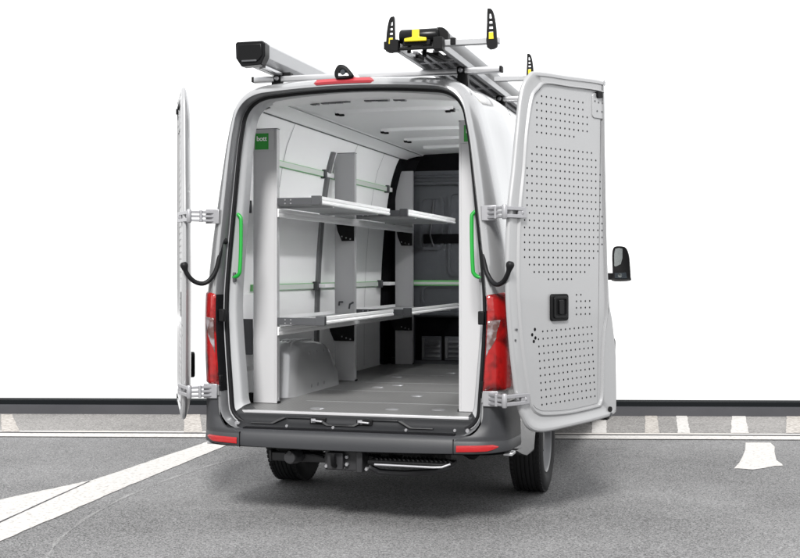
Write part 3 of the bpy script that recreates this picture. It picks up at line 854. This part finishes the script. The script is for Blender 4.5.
# ---------------- wheels
def wheel(sgn, Y):
    c = (sgn*.885, Y, .355); Rr = .355
    prof = [(-.09,.215),(-.113,.25),(-.118,.29),(-.112,.325),(-.098,.345)]
    tr = []
    # tread with 4 grooves
    xs = [-.09,-.062,-.054,-.034,-.026,-.004,.004,.026,.034,.054,.062,.09]
    for i, x in enumerate(xs):
        crown = -.006*(x/.09)**2
        if i in (1,3,5,7,9):
            tr += [(x, Rr+crown), (x+.001, Rr-.009)]
        elif i in (2,4,6,8,10): tr += [(x-.001, Rr-.009), (x, Rr+crown)]
        else: tr.append((x, Rr+crown))
    prof = prof+tr+[(.098,.345),(.112,.325),(.118,.29),(.113,.25),(.09,.215),(.06,.205)]
    w = empty('wheel', (0,0,0), None, None); w.parent = van; w.location = Vector(c)-van.location
    f = MB(); k = 96; n0 = 0
    f.lathe(prof, c, 'X', k, sign=sgn)
    # shoulder blocks
    for q in range(60):
        a = 2*math.pi*q/60
        for sx2 in (-1, 1):
            u = Vector((0, math.cos(a), math.sin(a))); v = Vector((0, -math.sin(a), math.cos(a)))
            f.obox(Vector(c)+u*(Rr-.004)+Vector((sx2*.090,0,0)), [Vector((1,0,0)), v, u], .011, .012, .006)
    f.build('tyre', M['tyre'], w, smooth=30)
    f = MB()
    f.lathe([(-.09,.21),(.085,.212),(.098,.222),(.104,.218),(.098,.205),(.075,.195),(.045,.185),(.03,.165),(.055,.13),(.062,.10),(.05,.075),(.075,.07),(.08,.04),(.078,0)], c, 'X', 48, sign=sgn)
    f.build('rim', M['rim'], w, smooth=40)
    f = MB()
    for q in range(12):
        a = 2*math.pi*q/12; u = Vector((0, math.cos(a), math.sin(a))); v = Vector((0, -math.sin(a), math.cos(a)))
        f.obox(Vector(c)+u*.152+Vector((sgn*.046,0,0)), [Vector((1,0,0)), v, u], .012, .014, .012)
    f.split('rim_hole', M['void'], w)
wheel(-1, WY[0]); wheel(1, WY[0]); wheel(-1, WY[1]); wheel(1, WY[1])
# underbody
f = MB(); f.box(-.62,.62,.2,6.3,.46,.56); f.box(-.5,-.42,-.0,6.4,.40,.47); f.box(.42,.5,-.0,6.4,.40,.47)
f.tube([(-.75,1.37,.355),(.75,1.37,.355)], .045, 12); f.lathe([(-.12,0),(-.10,.08),(0,.13),(.1,.08),(.12,0)], (0,1.37,.355), 'X', 20)
f.tube([(0,1.4,.37),(0,5.2,.42)], .035, 10)
for sx_ in (-1,1): f.tube([(sx_*.55,.35,.45),(sx_*.55,.9,.30),(sx_*.55,1.42,.30),(sx_*.55,2.0,.34),(sx_*.55,2.4,.45)], .03, 6)
f.tube([(.3,1.0,.40),(.3,3.5,.40)], .07, 12)
f.lathe([(-.09,0),(-.09,.30),(-.06,.34),(.06,.34),(.09,.3),(.09,0)], (0,.62,.40), 'Z', 32)
f.build('underbody', M['under'], van, smooth=40)
# mud flap brackets
for sgn in (-1, 1):
    f = MB(); f.box(*sorted((sgn*.93, sgn*.985)), .0, .12, .445, .463); f.build('rear_bracket', M['alu'], van, bevel=.003)

# tow bar, coupling, socket
f = MB()
f.box(-.55,.30,-.02,.06,.36,.415); f.box(-.55,-.535,-.03,.07,.355,.43)
tb = f.build('tow_bar', M['tow_black'], van, bevel=.006)
f = MB(); f.box(-.15,.09,-.12,.0,.335,.455); f.box(-.12,-.02,-.17,-.10,.345,.45); f.box(.06,.10,-.16,.02,.33,.46)
f.build('coupling_plate', M['tow_black'], tb, bevel=.006)
f = MB()
for (x, z) in ((-.005,.42),(-.005,.375),(-.03,.352),(-.135,.36),(.085,.345),(.12,.352)):
    f.lathe([(-.02,0),(-.02,.010),(-.012,.013),(.0,.013)], (x, -.125, z), 'Y', 6)
f.split('bolt', M['steel'], tb)
f = MB(); f.lathe([(-.10,0),(-.10,.034),(-.085,.042),(-.02,.042),(-.01,.05),(.02,.05)], (-.365,-.06,.405), 'Y', 20); f.lathe([(-.105,.0),(-.105,.012),(-.09,.012)], (-.365,-.06,.435), 'Y', 8)
f.build('socket', M['tow_black'], tb, smooth=40)
f = MB(); f.tube([(-.07,-.17,.37),(-.07,-.20,.38),(-.07,-.21,.42),(-.07,-.205,.445)], .016, 10); f.tube([(-.16,-.11,.41),(-.22,-.1,.42),(-.30,-.06,.42)], .01, 8)
f.split('hook', M['blackgloss'], tb, smooth=50)
f = MB(); f.tube([(.13,-.1,.36),(.2,-.12,.335),(.35,-.1,.33),(.52,-.05,.34),(.62,.05,.36)], .02, 8); f.build('lower_tube', M['tow_black'], tb)
# rear step
f = MB(); f.prism([(.15,-.22),(.60,-.235),(.66,-.20),(.66,-.05),(.15,-.05)], lambda a, bb, t: (a, bb, t), .395, .418)
st = f.build('rear_step', M['black'], van, bevel=.005)
f = MB()
for k in range(17):
    x = .165+.028*k; f.obox((x+.01,-.14,.423), [Vector((.9,.43,0)), Vector((-.43,.9,0)), Vector((0,0,1))], .006, .075, .006)
f.build('step_tread', M['black'], st, bevel=.002)
f = MB(); f.tube([(.20,-.236,.398),(.56,-.252,.398),(.61,-.245,.40),(.655,-.215,.415)], .007, 8); f.build('step_edge', M['steel'], st, smooth=50)
f = MB(); f.box(.2,.25,-.1,.05,.40,.46); f.box(.55,.6,-.1,.05,.40,.46); f.split('step_bracket', M['black'], st)

# mirrors
def mirror(sgn):
    root = MB(); x0, x1, y0 = 1.075, 1.245, 5.30
    pts = [(1.065,1.535),(1.06,1.70),(1.07,1.775),(1.10,1.80),(1.17,1.798),(1.205,1.775),(1.23,1.70),(1.24,1.58),(1.245,1.49),(1.235,1.45),(1.06,1.45)]
    pts = [(p.x, p.y) for p in spline([(a, bb, 0) for a, bb in pts], 4, True)]
    W = lambda a, bb, t: (sgn*a, t, bb)
    cx, cz = 1.155, 1.62
    sh = lambda s_: [((a-cx)*s_+cx, (bb-cz)*s_+cz) for a, bb in pts]
    rows_ = [[W(a, bb, t) for a, bb in sh(s_)] for s_, t in ((.90,5.30),(.98,5.295),(1,5.31),(.98,5.37),(.8,5.42),(.4,5.45))]
    root.grid(rows_, 0, close=True); n = len(pts); root.f.append(tuple(range(n))); root.m.append(0); root.f.append(tuple(range(6*n-1,5*n-1,-1))); root.m.append(0)
    root.box(*sorted((sgn*.98, sgn*1.08)), 5.32, 5.40, 1.46, 1.53)
    o = root.build('door_mirror', [M['black']], van, smooth=50)
    f = MB(); f.prism([(1.085,1.60),(1.083,1.72),(1.095,1.775),(1.13,1.782),(1.165,1.775),(1.165,1.68),(1.15,1.62),(1.10,1.595)], W, 5.292, 5.302); f.build('mirror_glass', M['mirror'], o)
    f = MB(); f.prism([(1.09,1.475),(1.088,1.53),(1.20,1.535),(1.215,1.475)], W, 5.292, 5.302); f.lathe([(-.004,0),(-.004,.02),(0,.022)], (sgn*1.14,5.292,1.505), 'Y', 12, 1); f.build('wide_angle_glass', [M['glass_dark'], M['mirror']], o)
mirror(1); mirror(-1)
# side swage recess, sliding rail, headlamps, grille, number area
for sgn in (-1, 1):
    f = MB()
    def SW(a, bb, t): return (sgn*(side(bb, a)+t), a, bb)
    for (y0, y1, z0, z1) in ((.74,1.75,1.62,2.24),(1.95,3.3,1.62,2.30)):
        o_ = rrect(y0,y1,z0,z1,.10); i_ = rrect(y0+.035,y1-.035,z0+.035,z1-.035,.07)
        ringpoly(f, o_, i_, lambda a, bb, t: (sgn*(side(bb, a)+t), a, bb), -.002, .010)
    f.build('side_swage', M['paint'], van, smooth=50)
    f = MB(); f.grid([[(sgn*(side(z, y)+t), y, z) for y in [.3+3.7*k/30 for k in range(31)]] for z, t in ((1.50,.0),(1.505,.012),(1.53,.012),(1.535,.0))], 0); f.build('slide_rail', M['black'], van, smooth=40)
    f = MB(); f.prism(rrect(.42,.74,.85,1.08,.05), lambda a, bb, t: (sgn*a, t-.25*(a-.42), bb), 6.86, 6.965); f.build('headlight', M['tail_clear'], van, bevel=.01)
f = MB(); f.prism(rrect(-.4,.4,.72,1.04,.06), FY, 6.93, 6.985); f.build('grille', M['black'], van, bevel=.01)
f = MB(); f.prism(rrect(-.88,.88,.30,.62,.08), FY, 6.75, 6.99); f.build('front_bumper', M['grey_plastic'], van, bevel=.03, seg=4)

# ------------------------------------------------------------------ shelving
def logo(parent, x0, x1, y, z0, z1):
    f = MB(); f.box(x0-.022, x1+.038, y-.004, y-.001, z0-.01, z1+.028); pl = f.build('label_holder', M['post'], parent, bevel=.0015)
    f = MB(); f.box(x0, x1, y-.006, y-.0035, z0, z1); g_ = f.build('green_badge', M['green_label'], pl)
    text('bott', (x1-x0)*.46, ((x0+x1)/2, y-.0065, z1-.036), M['white'], pl, 'badge_text', .0006)
def upright(sgn, y, parent, zt=2.49, xi=.675, xo=.842):
    f = MB(); a, c = sorted((sgn*xi, sgn*xo))
    f.box(a, c, y, y+.003, .668, zt); f.box(a, a+.003, y+.0035, y+.05, .668, zt); f.box(c-.003, c, y+.0035, y+.05, .668, zt)
    f.box(a+.012, a+.014, y-.0025, y-.0005, .68, zt-.01); f.box(c-.014, c-.012, y-.0025, y-.0005, .68, zt-.01)
    u = f.build('upright', M['post'], parent, bevel=.001)
    f = MB(); f.box(a-.002, c+.002, y-.002, y+.052, zt, zt+.005); f.build('end_cap', M['end_grey'], u)
    f = MB(); f.box(a-.01, c+.01, y+.004, y+.045, .6665, .6675+.012); f.box(sorted((sgn*xo, sgn*(xo+.04)))[0], sorted((sgn*xo, sgn*(xo+.04)))[1], y+.01, y+.05, .667, .73); f.split('foot_bracket', M['black'], u)
    return u
def bracket(sgn, y, zt, parent, xi=.672, xo=.81):
    f = MB(); f.prism([(xi,zt),(xo+.01,zt),(xo,zt-.05),(xo-.035,zt-.13),(xi,zt-.13)], lambda a, bb, t: (sgn*a, t, bb), y-.018, y-.004)
    b_ = f.build('bracket', M['black'], parent, bevel=.003)
    f = MB()
    for k in range(3): f.lathe([(-.005,0),(-.005,.005),(0,.007)], (sgn*(xi+.03+.035*k), y-.018, zt-.115+.01*k), 'Y', 8)
    f.split('bracket_screw', M['steel'], b_)
def tray(sgn, y0, y1, z0, xf, parent, xb=.84, back=False):
    """one shelf: floor sheet, front rail, dark end plates"""
    a, c = sorted((sgn*xf, sgn*xb))
    f = MB(); f.box(a, c, y0+.008, y1-.008, z0+.004, z0+.010)
    f.box(a, c, y0+.3, y0+.33, z0-.012, z0+.0035); f.box(a, c, y1-.33, y1-.3, z0-.012, z0+.0035)
    s_ = f.build('shelf', M['shelf'], parent)
    xr = sgn*xf
    f = MB(); p = [(0,0),(.022,0),(.022,.012),(.010,.020),(.010,.026),(.022,.034),(.022,.048),(0,.048)]
    p = [(-.006,-.002),(.010,-.002),(.010,.050),(-.010,.050),(-.010,.030),(-.006,.026),(-.006,.022),(-.012,.016),(-.012,.004)]
    f.prism(p, lambda u, v, t: (xr+sgn*u, t, z0+v), y0+.035, y1-.002)
    f.build('front_rail', M['alu_white'], s_, bevel=.0012)
    f = MB()
    f.box(a, c, y0, y0+.006, z0-.006, z0+.042); f.box(*sorted((xr-sgn*.013, xr+sgn*.05)), y0-.006, y0+.034, z0-.008, z0+.053)
    e_ = f.build('end_plate', M['end_grey'], s_, bevel=.002)
    f = MB(); 
    for xx in (.58,.62): 
        for zz in (.004,.028): f.lathe([(-.004,0),(-.004,.005),(0,.006)], (sgn*xx, y0, z0+zz), 'Y', 8)
    f.split('rivet', M['steel'], e_)
    f = MB(); f.box(*sorted((sgn*(xb-.004), sgn*xb)), y0+.01, y1-.01, z0+.0105, z0+.035); f.build('back_rail', M['alu_white'], s_)
def base_rail(sgn, z, y0, y1, parent):
    f = MB(); x = .667
    f.prism([(0,0),(.006,0),(.006,.056),(0,.056),(-.004,.052),(-.004,.036),(-.001,.032),(-.001,.024),(-.004,.020),(-.004,.004)], lambda u, v, t: (sgn*(x+u), t, z+v), y0, y1)
    f.build('support_rail', M['alu_white'], parent, bevel=.001)
UY = (.43, 2.15, 3.96)
su = empty('shelving_unit', (-.76, 2.2, .665), 'long aluminium shelving unit along the left wall inside the van', 'shelving', 'shelving units inside the van')
for y in UY: upright(-1, y, su)
logo(su, -.835+.008, -.835+.104, .428, 2.355, 2.462)
tray(-1, .44, 2.13, 1.99, .385, su); tray(-1, 2.20, 3.95, 1.99, .265, su)
base_rail(-1, 1.905, .436, 3.955, su)
tray(-1, .44, 2.13, 1.195, .355, su); tray(-1, 2.20, 3.95, 1.20, .235, su)
base_rail(-1, 1.118, .436, 3.955, su)
for y in UY[1:]:
    bracket(-1, y-.012, 1.918, su); bracket(-1, y-.012, 1.118, su, xo=.875)
f = MB(); f.box(-.94,-.86,.452,.47,.985,1.225); f.box(-.925,-.868,.452,.47,1.935,2.02); f.split('wall_bracket', M['end_grey'], su, bevel=.004)
# wall fittings between rail and uprights
f = MB()
for y in (1.93, 3.76):
    f.box(-.90,-.845, y, y+.22, 2.29, 2.33); f.box(-.93,-.845, y, y+.22, 1.415, 1.447)
wf = f.split('rail_fitting', M['alu_white'], su, bevel=.004)
f = MB()
for y in (1.90, 3.70):
    for z in (2.31, 1.43): f.box(-.88 if z > 2 else -.945, -.835 if z > 2 else -.90, y, y+.05, z-.035, z+.035)
f.split('fitting_clamp', M['end_grey'], su, bevel=.006)
f = MB(); f.tube([(-.80,2.13,1.275),(-.79,2.11,1.30),(-.76,2.11,1.30)], .008, 8); f.tube([(-.69,2.05,1.25),(-.68,2.04,1.285),(-.65,2.04,1.30)], .008, 8); f.split('shelf_hook', M['end_grey'], su)

sr = empty('shelving_unit', (.70, 2.2, .665), 'shelving unit at the right wall, mostly hidden behind its pale front post', 'shelving', 'shelving units inside the van')
upright(1, .28, sr, 2.48, .597, .765); upright(1, 2.15, sr, 2.48, .597, .765); upright(1, 3.9, sr, 2.48, .597, .765)
logo(sr, .63, .73, .278, 2.352, 2.455)
base_rail(1, 1.6, .30, 3.9, sr)
for z in (1.2, 1.99): tray(1, .45, 3.9, z, .61, sr, .90)

# ------------------------------------------------------------------ roof gear
rr_ = empty('roof_rack', (0, 1.6, 2.735), 'aluminium crossbars of the roof rack on the van roof', 'roof rack')
for y in (.30, 1.60, 2.90):
    f = MB(); f.prism(rrect(y-.03, y+.03, 2.776, 2.814, .008, 3), lambda a, bb, t: (t, a, bb), -.775, .855); cb = f.build('crossbar', M['alu'], rr_, bevel=.002)
    f = MB(); f.box(-.79,-.773, y-.032, y+.032, 2.779, 2.815); f.box(.853,.87, y-.032, y+.032, 2.779, 2.815); f.split('bar_cap', M['black'], cb, bevel=.003)
    for sgn in (-1, 1):
        f = MB(); f.prism([(sgn*.575,2.69),(sgn*.66,2.66),(sgn*.65,2.78),(sgn*.59,2.78)], FY, y-.03, y+.03); f.box(*sorted((sgn*.585, sgn*.635)), y-.036, y+.036, 2.775, 2.822)
        f.lathe([(-.012,0),(-.012,.014),(0,.016)], (sgn*.61, y-.036, 2.797), 'Y', 10, 1)
        f.build('rack_foot', [M['black'], M['steel']], rr_, bevel=.006)
# storage tube
tb_ = empty('storage_tube', (-.635, 1.5, 2.815), 'long white pipe carrier with black end cap on the left of the roof', 'pipe carrier')
oct_ = [(-.72,2.85),(-.735,2.875),(-.735,2.955),(-.715,2.975),(-.575,2.975),(-.555,2.955),(-.555,2.875),(-.58,2.848),(-.60,2.835),(-.69,2.835)]
f = MB(); f.prism(oct_, FY, -.02, 3.05); f.build('tube', M['tube_white'], tb_, bevel=.003)
cap = [(-.705,2.818),(-.742,2.872),(-.745,2.962),(-.735,2.973),(-.565,2.973),(-.548,2.955),(-.548,2.880),(-.575,2.826)]
f = MB(); f.prism(cap, FY, -.10, -.0205); f.prism([(-.715,2.85),(-.73,2.88),(-.73,2.955),(-.57,2.955),(-.565,2.88),(-.59,2.85)], FY, -.108, -.099, 0)
cp = f.build('end_cap', M['blackgloss'], tb_, bevel=.008)
f = MB(); f.box(-.70,-.60,-.112,-.1075,2.845,2.856); f.build('cap_lock', M['end_grey'], cp, bevel=.002)
f = MB(); f.box(-.60,-.575,-.02,3.0,2.816,2.832); f.box(-.625,-.61,.0,3.0,2.816,2.826); f.build('mounting_rail', M['alu'], tb_)
f = MB()
for y in (.3,1.6,2.9): f.box(-.62,-.52,y-.03,y+.03,2.8135,2.835)
f.split('clamp', M['black'], tb_, bevel=.004)

# ladder carrier
lc = empty('ladder_carrier', (.52, 1.2, 2.815), 'black and aluminium ladder loader with yellow release on the right roof side', 'ladder carrier')
f = MB()
for x in (.372, .632):
    f.box(x-.012, x+.018, -.40, 3.0, 2.817, 2.858)
f.split('side_rail', M['tube_white'], lc, bevel=.003)
f = MB(); f.box(.388,.618,-.05,2.98,2.8365,2.8395); f.build('base_plate', M['end_grey'], lc)
f = MB()
for x in (.45, .50, .57): f.box(x-.012, x+.012, -.25, 3.0, 2.819, 2.835)
f.box(.38,.63,.1,.13,2.82,2.835); f.box(.38,.63,1.2,1.24,2.82,2.835)
f.split('centre_rail', M['steel'], lc, bevel=.002)
f = MB(); f.box(.355,.405,-.455,-.40,2.80,2.868); f.box(.61,.662,-.455,-.38,2.80,2.872)
f.box(.405,.61,-.44,-.415,2.808,2.822); f.box(.43,.59,-.44,-.30,2.83,2.862)
f.tube([(.60,-.43,2.815),(.61,-.40,2.87),(.615,-.36,2.90)], .012, 8); f.tube([(.45,-.38,2.80),(.45,-.37,2.85)], .012, 8); f.tube([(.52,-.30,2.79),(.52,-.28,2.86)], .014, 8)
f.box(.44,.47,-.2,-.1,2.80,2.83); f.box(.54,.60,-.28,-.1,2.795,2.815); f.tube([(.55,-.35,2.80),(.62,-.2,2.78),(.64,-.1,2.80)], .009, 8)
f.build('end_mechanism', M['black'], lc, bevel=.004)
f = MB(); f.lathe([(0,0),(0,.036),(.008,.042),(.215,.042),(.223,.036),(.223,0)], (.405,-.40,2.888), 'X', 24); f.build('roller', M['blackgloss'], lc, smooth=40)
f = MB(); f.prism([(.475,2.845),(.535,2.845),(.535,2.872),(.575,2.866),(.575,2.845),(.58,2.84),(.58,2.872),(.532,2.88),(.532,2.925),(.478,2.925),(.478,2.876),(.43,2.872),(.43,2.845)][0:0] or [(.442,2.850),(.572,2.850),(.572,2.870),(.530,2.876),(.530,2.918),(.488,2.918),(.488,2.876),(.442,2.869)], FY, -.462, -.444)
f.build('release_lever', M['yellow'], lc, bevel=.004)
f = MB(); f.tube([(.622,-.30,2.895),(.622,3.0,2.895)], .048, 20); f.build('slide_tube', M['tube_grey'], lc, smooth=50)
f = MB(); f.tube([(.622,-.345,2.895),(.622,-.295,2.895)], .052, 20); f.build('tube_collar', M['black'], lc, smooth=50)
f = MB(); f.box(.30,.97,-.358,-.312,2.836,2.870); f.build('rear_arm', M['tube_white'], lc, bevel=.003)
f = MB(); f.box(.68,.93,.995,1.045,2.834,2.866); f.build('front_arm', M['tube_white'], lc, bevel=.003)
f = MB(); f.box(.69,.72,-.37,-.31,2.838,2.878); f.box(.295,.31,-.37,-.31,2.83,2.875); f.split('arm_clamp', M['black'], lc, bevel=.003)
def stop(x, y, z, sc, flip):
    # curved fin with holes: outline in (x,z)
    o = [(-.035,-.03),(-.034,.02),(-.030,.08),(-.020,.14),(-.008,.172),(.008,.178),(.016,.172),(.018,.10),(.018,-.03)]
    fx = -1 if flip else 1
    f = MB(); pts = [(fx*a*sc+x, bb*sc+z) for a, bb in [(p.x, p.y) for p in spline([(a, bb, 0) for a, bb in o], 3, True)]]
    # frame as ring around one inner slot pattern
    inn = [(-.018,.012),(-.017,.03),(-.014,.08),(-.008,.13),(-.002,.15),(.004,.152),(.007,.148),(.008,.08),(.008,.012)]
    pin = [(fx*a*sc+x, bb*sc+z) for a, bb in [(p.x, p.y) for p in spline([(a, bb, 0) for a, bb in inn], 3, True)]]
    ringpoly(f, pts, pin, FY, y-.012, y+.012)
    f.grid([[FY(a, bb, y-.012) for a, bb in pts], [FY(a, bb, y-.0119) for a, bb in pin]][0:0] or [[FY(a, bb, y-.012) for a, bb in pts], [FY(a, bb, y-.012) for a, bb in pin]], 0, close=True)
    for zz in (.062, .09, .118):
        f.box(*sorted((x+fx*-.018*sc, x+fx*.010*sc)), y-.011, y+.011, z+(zz-.006)*sc, z+(zz+.006)*sc)
    s_ = f.build('ladder_stop', M['black'], lc, smooth=40)
    f = MB(); f.box(*sorted((x-fx*.018*sc, x+fx*.008*sc)), y-.010, y+.010, z+.014*sc, z+.050*sc); f.build('stop_insert', M['yellow'], s_)
stop(.345, -.37, 2.845, .95, False); stop(.925, -.37, 2.842, 1.05, True); stop(.925, .98, 2.86, .82, True)

# ------------------------------------------------------------------ setting
u0 = Vector((math.cos(R(13.6)), math.sin(R(13.6)), 0)); v0 = Vector((-u0.y, u0.x, 0))
O0 = Vector((-5.4, 4.45, 0))   # on base line of the dark kerb, far side
def G(a, c, z=0): p = O0+u0*a+v0*c; return (p.x, p.y, z)
def sheet(name, pts, z, mt, label=None, kind='structure'):
    f = MB(); n = len(pts); f.v = [(p[0], p[1], z) for p in pts]; f.f = [tuple(range(n))]; f.m = [0]
    o = f.build(name, mt, None, smooth=0); tag(o, label, None, None, kind); return o
f = MB(); f.grid([[G(a, c) for a in (-60,-20,-5,0,5,12,30,70)] for c in (-70,-30,-12,-6,-2,0.35)], 0)
tag(f.build('ground', M['asphalt'], None, smooth=0), kind='structure')
sheet('pavement', [G(-60,-1.42), G(70,-1.42), G(70,0.3), G(-60,0.3)], .004, M['asphalt_far'])
# dark raised kerb
f = MB()
f.prism([(-.02,0),(.0,.085),(.03,.10),(.26,.10),(.26,0)], lambda a, bb, t: G(t, a, bb), -60, 70)
tag(f.build('kerb', M['kerb_dark'], None, smooth=0), kind='structure')
f = MB(); f.prism([(.045,.1005),(.05,.145),(.07,.15),(.25,.15),(.25,.1005)], lambda a, bb, t: G(t, a, bb), -60, 70)
tag(f.build('kerb_top', M['kerb_black'], None, smooth=0), kind='structure')
# gutter: pale stone, dark joint, white line
sheet('gutter', [G(-60,-1.54), G(70,-1.54), G(70,-1.42), G(-60,-1.42)], .006, M['kerb_stone'])
sheet('gutter_joint', [G(-60,-1.60), G(70,-1.60), G(70,-1.53), G(-60,-1.53)], .010, M['kerb_dark'])
sheet('road_marking', [G(-60,-1.84), G(70,-1.84), G(70,-1.60), G(-60,-1.60)], .008, M['road_paint'])
# marks across the pavement strip
for q, (a, b_, c, d) in enumerate([((-5.36,4.354),(-5.24,4.377),(-4.475,3.03),(-4.30,3.07)),((-3.459,4.876),(-3.293,4.922),(-2.80,3.49),(-2.63,3.53)),((.778,6.03),(.924,6.07),(.95,4.51),(1.085,4.55)),((1.329,6.18),(1.453,6.21),(1.44,4.64),(1.57,4.68)),((1.651,6.26),(1.765,6.30),(1.74,4.72),(1.85,4.75)),((2.232,6.42),(2.367,6.46),(2.225,4.86),(2.39,4.90)),((2.80,6.58),(3.02,6.63),(2.73,5.0),(2.93,5.05))]):
    f = MB(); n = 14; L, Rr = [], []
    for k in range(n+1):
        t = k/n; j = .004
        L.append((a[0]+(c[0]-a[0])*t+random.uniform(-j,j), a[1]+(c[1]-a[1])*t)); Rr.append((b_[0]+(d[0]-b_[0])*t+random.uniform(-j,j), b_[1]+(d[1]-b_[1])*t))
    f.grid([[(x, y, .008) for x, y in L], [(x, y, .008) for x, y in Rr]], 0)
    tag(f.build('road_marking', M['road_paint'] if q in (4,5,2) else M['road_paint_old'], None, smooth=0), kind='structure')
# diagonal parking line, in two strips with a joint
def jag(p, q, n=30, j=.006):
    p, q = Vector(p), Vector(q); t = (q-p).normalized(); nn = Vector((-t.y, t.x)); return [p+(q-p)*k/n+nn*random.uniform(-j, j) for k in range(n+1)]
def strip(name, la, lb, z, mt):
    f = MB(); f.grid([[(p.x, p.y, z) for p in la], [(p.x, p.y, z) for p in lb]], 0); return tag(f.build(name, mt, None, smooth=0), kind='structure')
strip('road_marking', jag((-2.345,3.02),(-2.31,.83)), jag((-2.089,2.889),(-1.95,.83)), .004, M['road_paint'])
strip('road_marking', jag((-2.31,.83),(-1.75,-2.9)), jag((-1.95,.83),(-1.62,-2.9)), .004, M['road_paint'])
strip('road_marking', jag((-2.322,.90),(-2.524,.05),20,.008)+[Vector((-3.3,-2.9))], jag((-2.315,.86),(-2.19,.03),20,.003)+[Vector((-1.75,-2.9))], .0035, M['road_paint'])
strip('ground_joint', jag((-2.315,.86),(-1.755,-2.9),30,.003), jag((-2.300,.86),(-1.735,-2.9),30,.003), .0055, M['kerb_dark'])
# paint patch on the right
f = MB(); pts = [(2.36,4.25),(2.57,4.30),(2.60,4.05),(2.585,3.75),(2.585,3.45),(2.585,3.25),(2.625,3.05),(2.625,2.96),(2.56,2.93),(2.48,2.80),(2.40,2.70),(2.30,2.73),(2.26,2.72),(2.30,3.05),(2.33,3.4),(2.345,3.8)]
f.v = [(x+random.uniform(-.006,.006), y, .004) for x, y in pts]; f.f = [tuple(range(len(pts)))]; f.m = [0]
tag(f.build('road_marking', M['road_paint'], None, smooth=0), kind='structure')
# faint worn arc
arc = spline([(-1.50,2.9,0),(-1.632,2.4,0),(-1.726,2.05,0),(-1.77,1.6,0),(-1.784,.945,0),(-1.743,.27,0),(-1.63,-.39,0),(-1.478,-.935,0),(-1.30,-1.35,0),(-.9,-2.1,0)], 8)
for off, wd in ((0,.028),):
    f = MB(); A, B_ = [], []
    for i, p in enumerate(arc):
        t = (arc[min(i+1,len(arc)-1)]-arc[max(i-1,0)]).normalized(); nn = Vector((-t.y, t.x, 0)); w = wd*(.6+.4*math.sin(i*.7))
        A.append(tuple(p+nn*(off-w)+Vector((0,0,.0015)))); B_.append(tuple(p+nn*(off+w*.3)+Vector((0,0,.0015))))
    f.grid([A, B_], 0); tag(f.build('ground_trace', M['line_trace'], None, smooth=0), kind='structure')

# ------------------------------------------------------------------ light
SUN_EL, SUN_AZ = 39, 173      # azimuth: direction the light comes FROM, degrees from +Y clockwise
sd = bpy.data.lights.new('sun', 'SUN'); sd.energy = 3.5; sd.angle = R(12); sd.color = (1, .985, .96)
so = bpy.data.objects.new('sun', sd); C.objects.link(so)
az = R(SUN_AZ); frm = Vector((math.sin(az)*math.cos(R(SUN_EL)), math.cos(az)*math.cos(R(SUN_EL)), math.sin(R(SUN_EL))))
so.rotation_euler = (-frm).to_track_quat('-Z', 'Y').to_euler(); so.location = frm*30
w = bpy.data.worlds.new('World'); S.world = w; w.use_nodes = True; nt = w.node_tree; nt.nodes.clear()
sk = nt.nodes.new('ShaderNodeTexSky'); sk.sky_type = 'NISHITA'; sk.sun_disc = False; sk.sun_elevation = R(SUN_EL); sk.sun_rotation = R(SUN_AZ)
hs = nt.nodes.new('ShaderNodeHueSaturation'); hs.inputs['Saturation'].default_value = .15; nt.links.new(sk.outputs[0], hs.inputs['Color'])
b1 = nt.nodes.new('ShaderNodeBackground'); b1.inputs['Strength'].default_value = .05; nt.links.new(hs.outputs[0], b1.inputs[0])
b2 = nt.nodes.new('ShaderNodeBackground'); b2.inputs[0].default_value = (1, 1, 1, 1); b2.inputs['Strength'].default_value = .78
ad = nt.nodes.new('ShaderNodeAddShader'); nt.links.new(b1.outputs[0], ad.inputs[0]); nt.links.new(b2.outputs[0], ad.inputs[1])
tcw = nt.nodes.new('ShaderNodeTexCoord'); spw = nt.nodes.new('ShaderNodeSeparateXYZ'); nt.links.new(tcw.outputs['Generated'], spw.inputs[0])
mrw = nt.nodes.new('ShaderNodeMapRange'); mrw.interpolation_type = 'SMOOTHSTEP'
mrw.inputs['From Min'].default_value = -1.0; mrw.inputs['From Max'].default_value = -.30; mrw.inputs['To Min'].default_value = .20; mrw.inputs['To Max'].default_value = .82
nt.links.new(spw.outputs['Y'], mrw.inputs['Value']); nt.links.new(mrw.outputs[0], b2.inputs['Strength'])
ou = nt.nodes.new('ShaderNodeOutputWorld'); nt.links.new(ad.outputs[0], ou.inputs[0])
S.view_settings.view_transform = 'Standard'; S.view_settings.look = 'None'; S.view_settings.exposure = .66; S.view_settings.gamma = 1

# ------------------------------------------------------------------ camera
cd = bpy.data.cameras.new('camera'); cd.sensor_width = 36; cd.lens = 36*1220/800; cd.clip_end = 500; cd.clip_start = .1
co = bpy.data.objects.new('camera', cd); C.objects.link(co); co.location = (2.26, -7.17, 1.54)
al = R(15.35); ph = math.atan(7/1220)
co.rotation_euler = (R(90)-ph, 0, al)
S.camera = co
S.render.engine = 'CYCLES'; S.cycles.use_denoising = True
S.cycles.max_bounces = 12; S.cycles.diffuse_bounces = 6
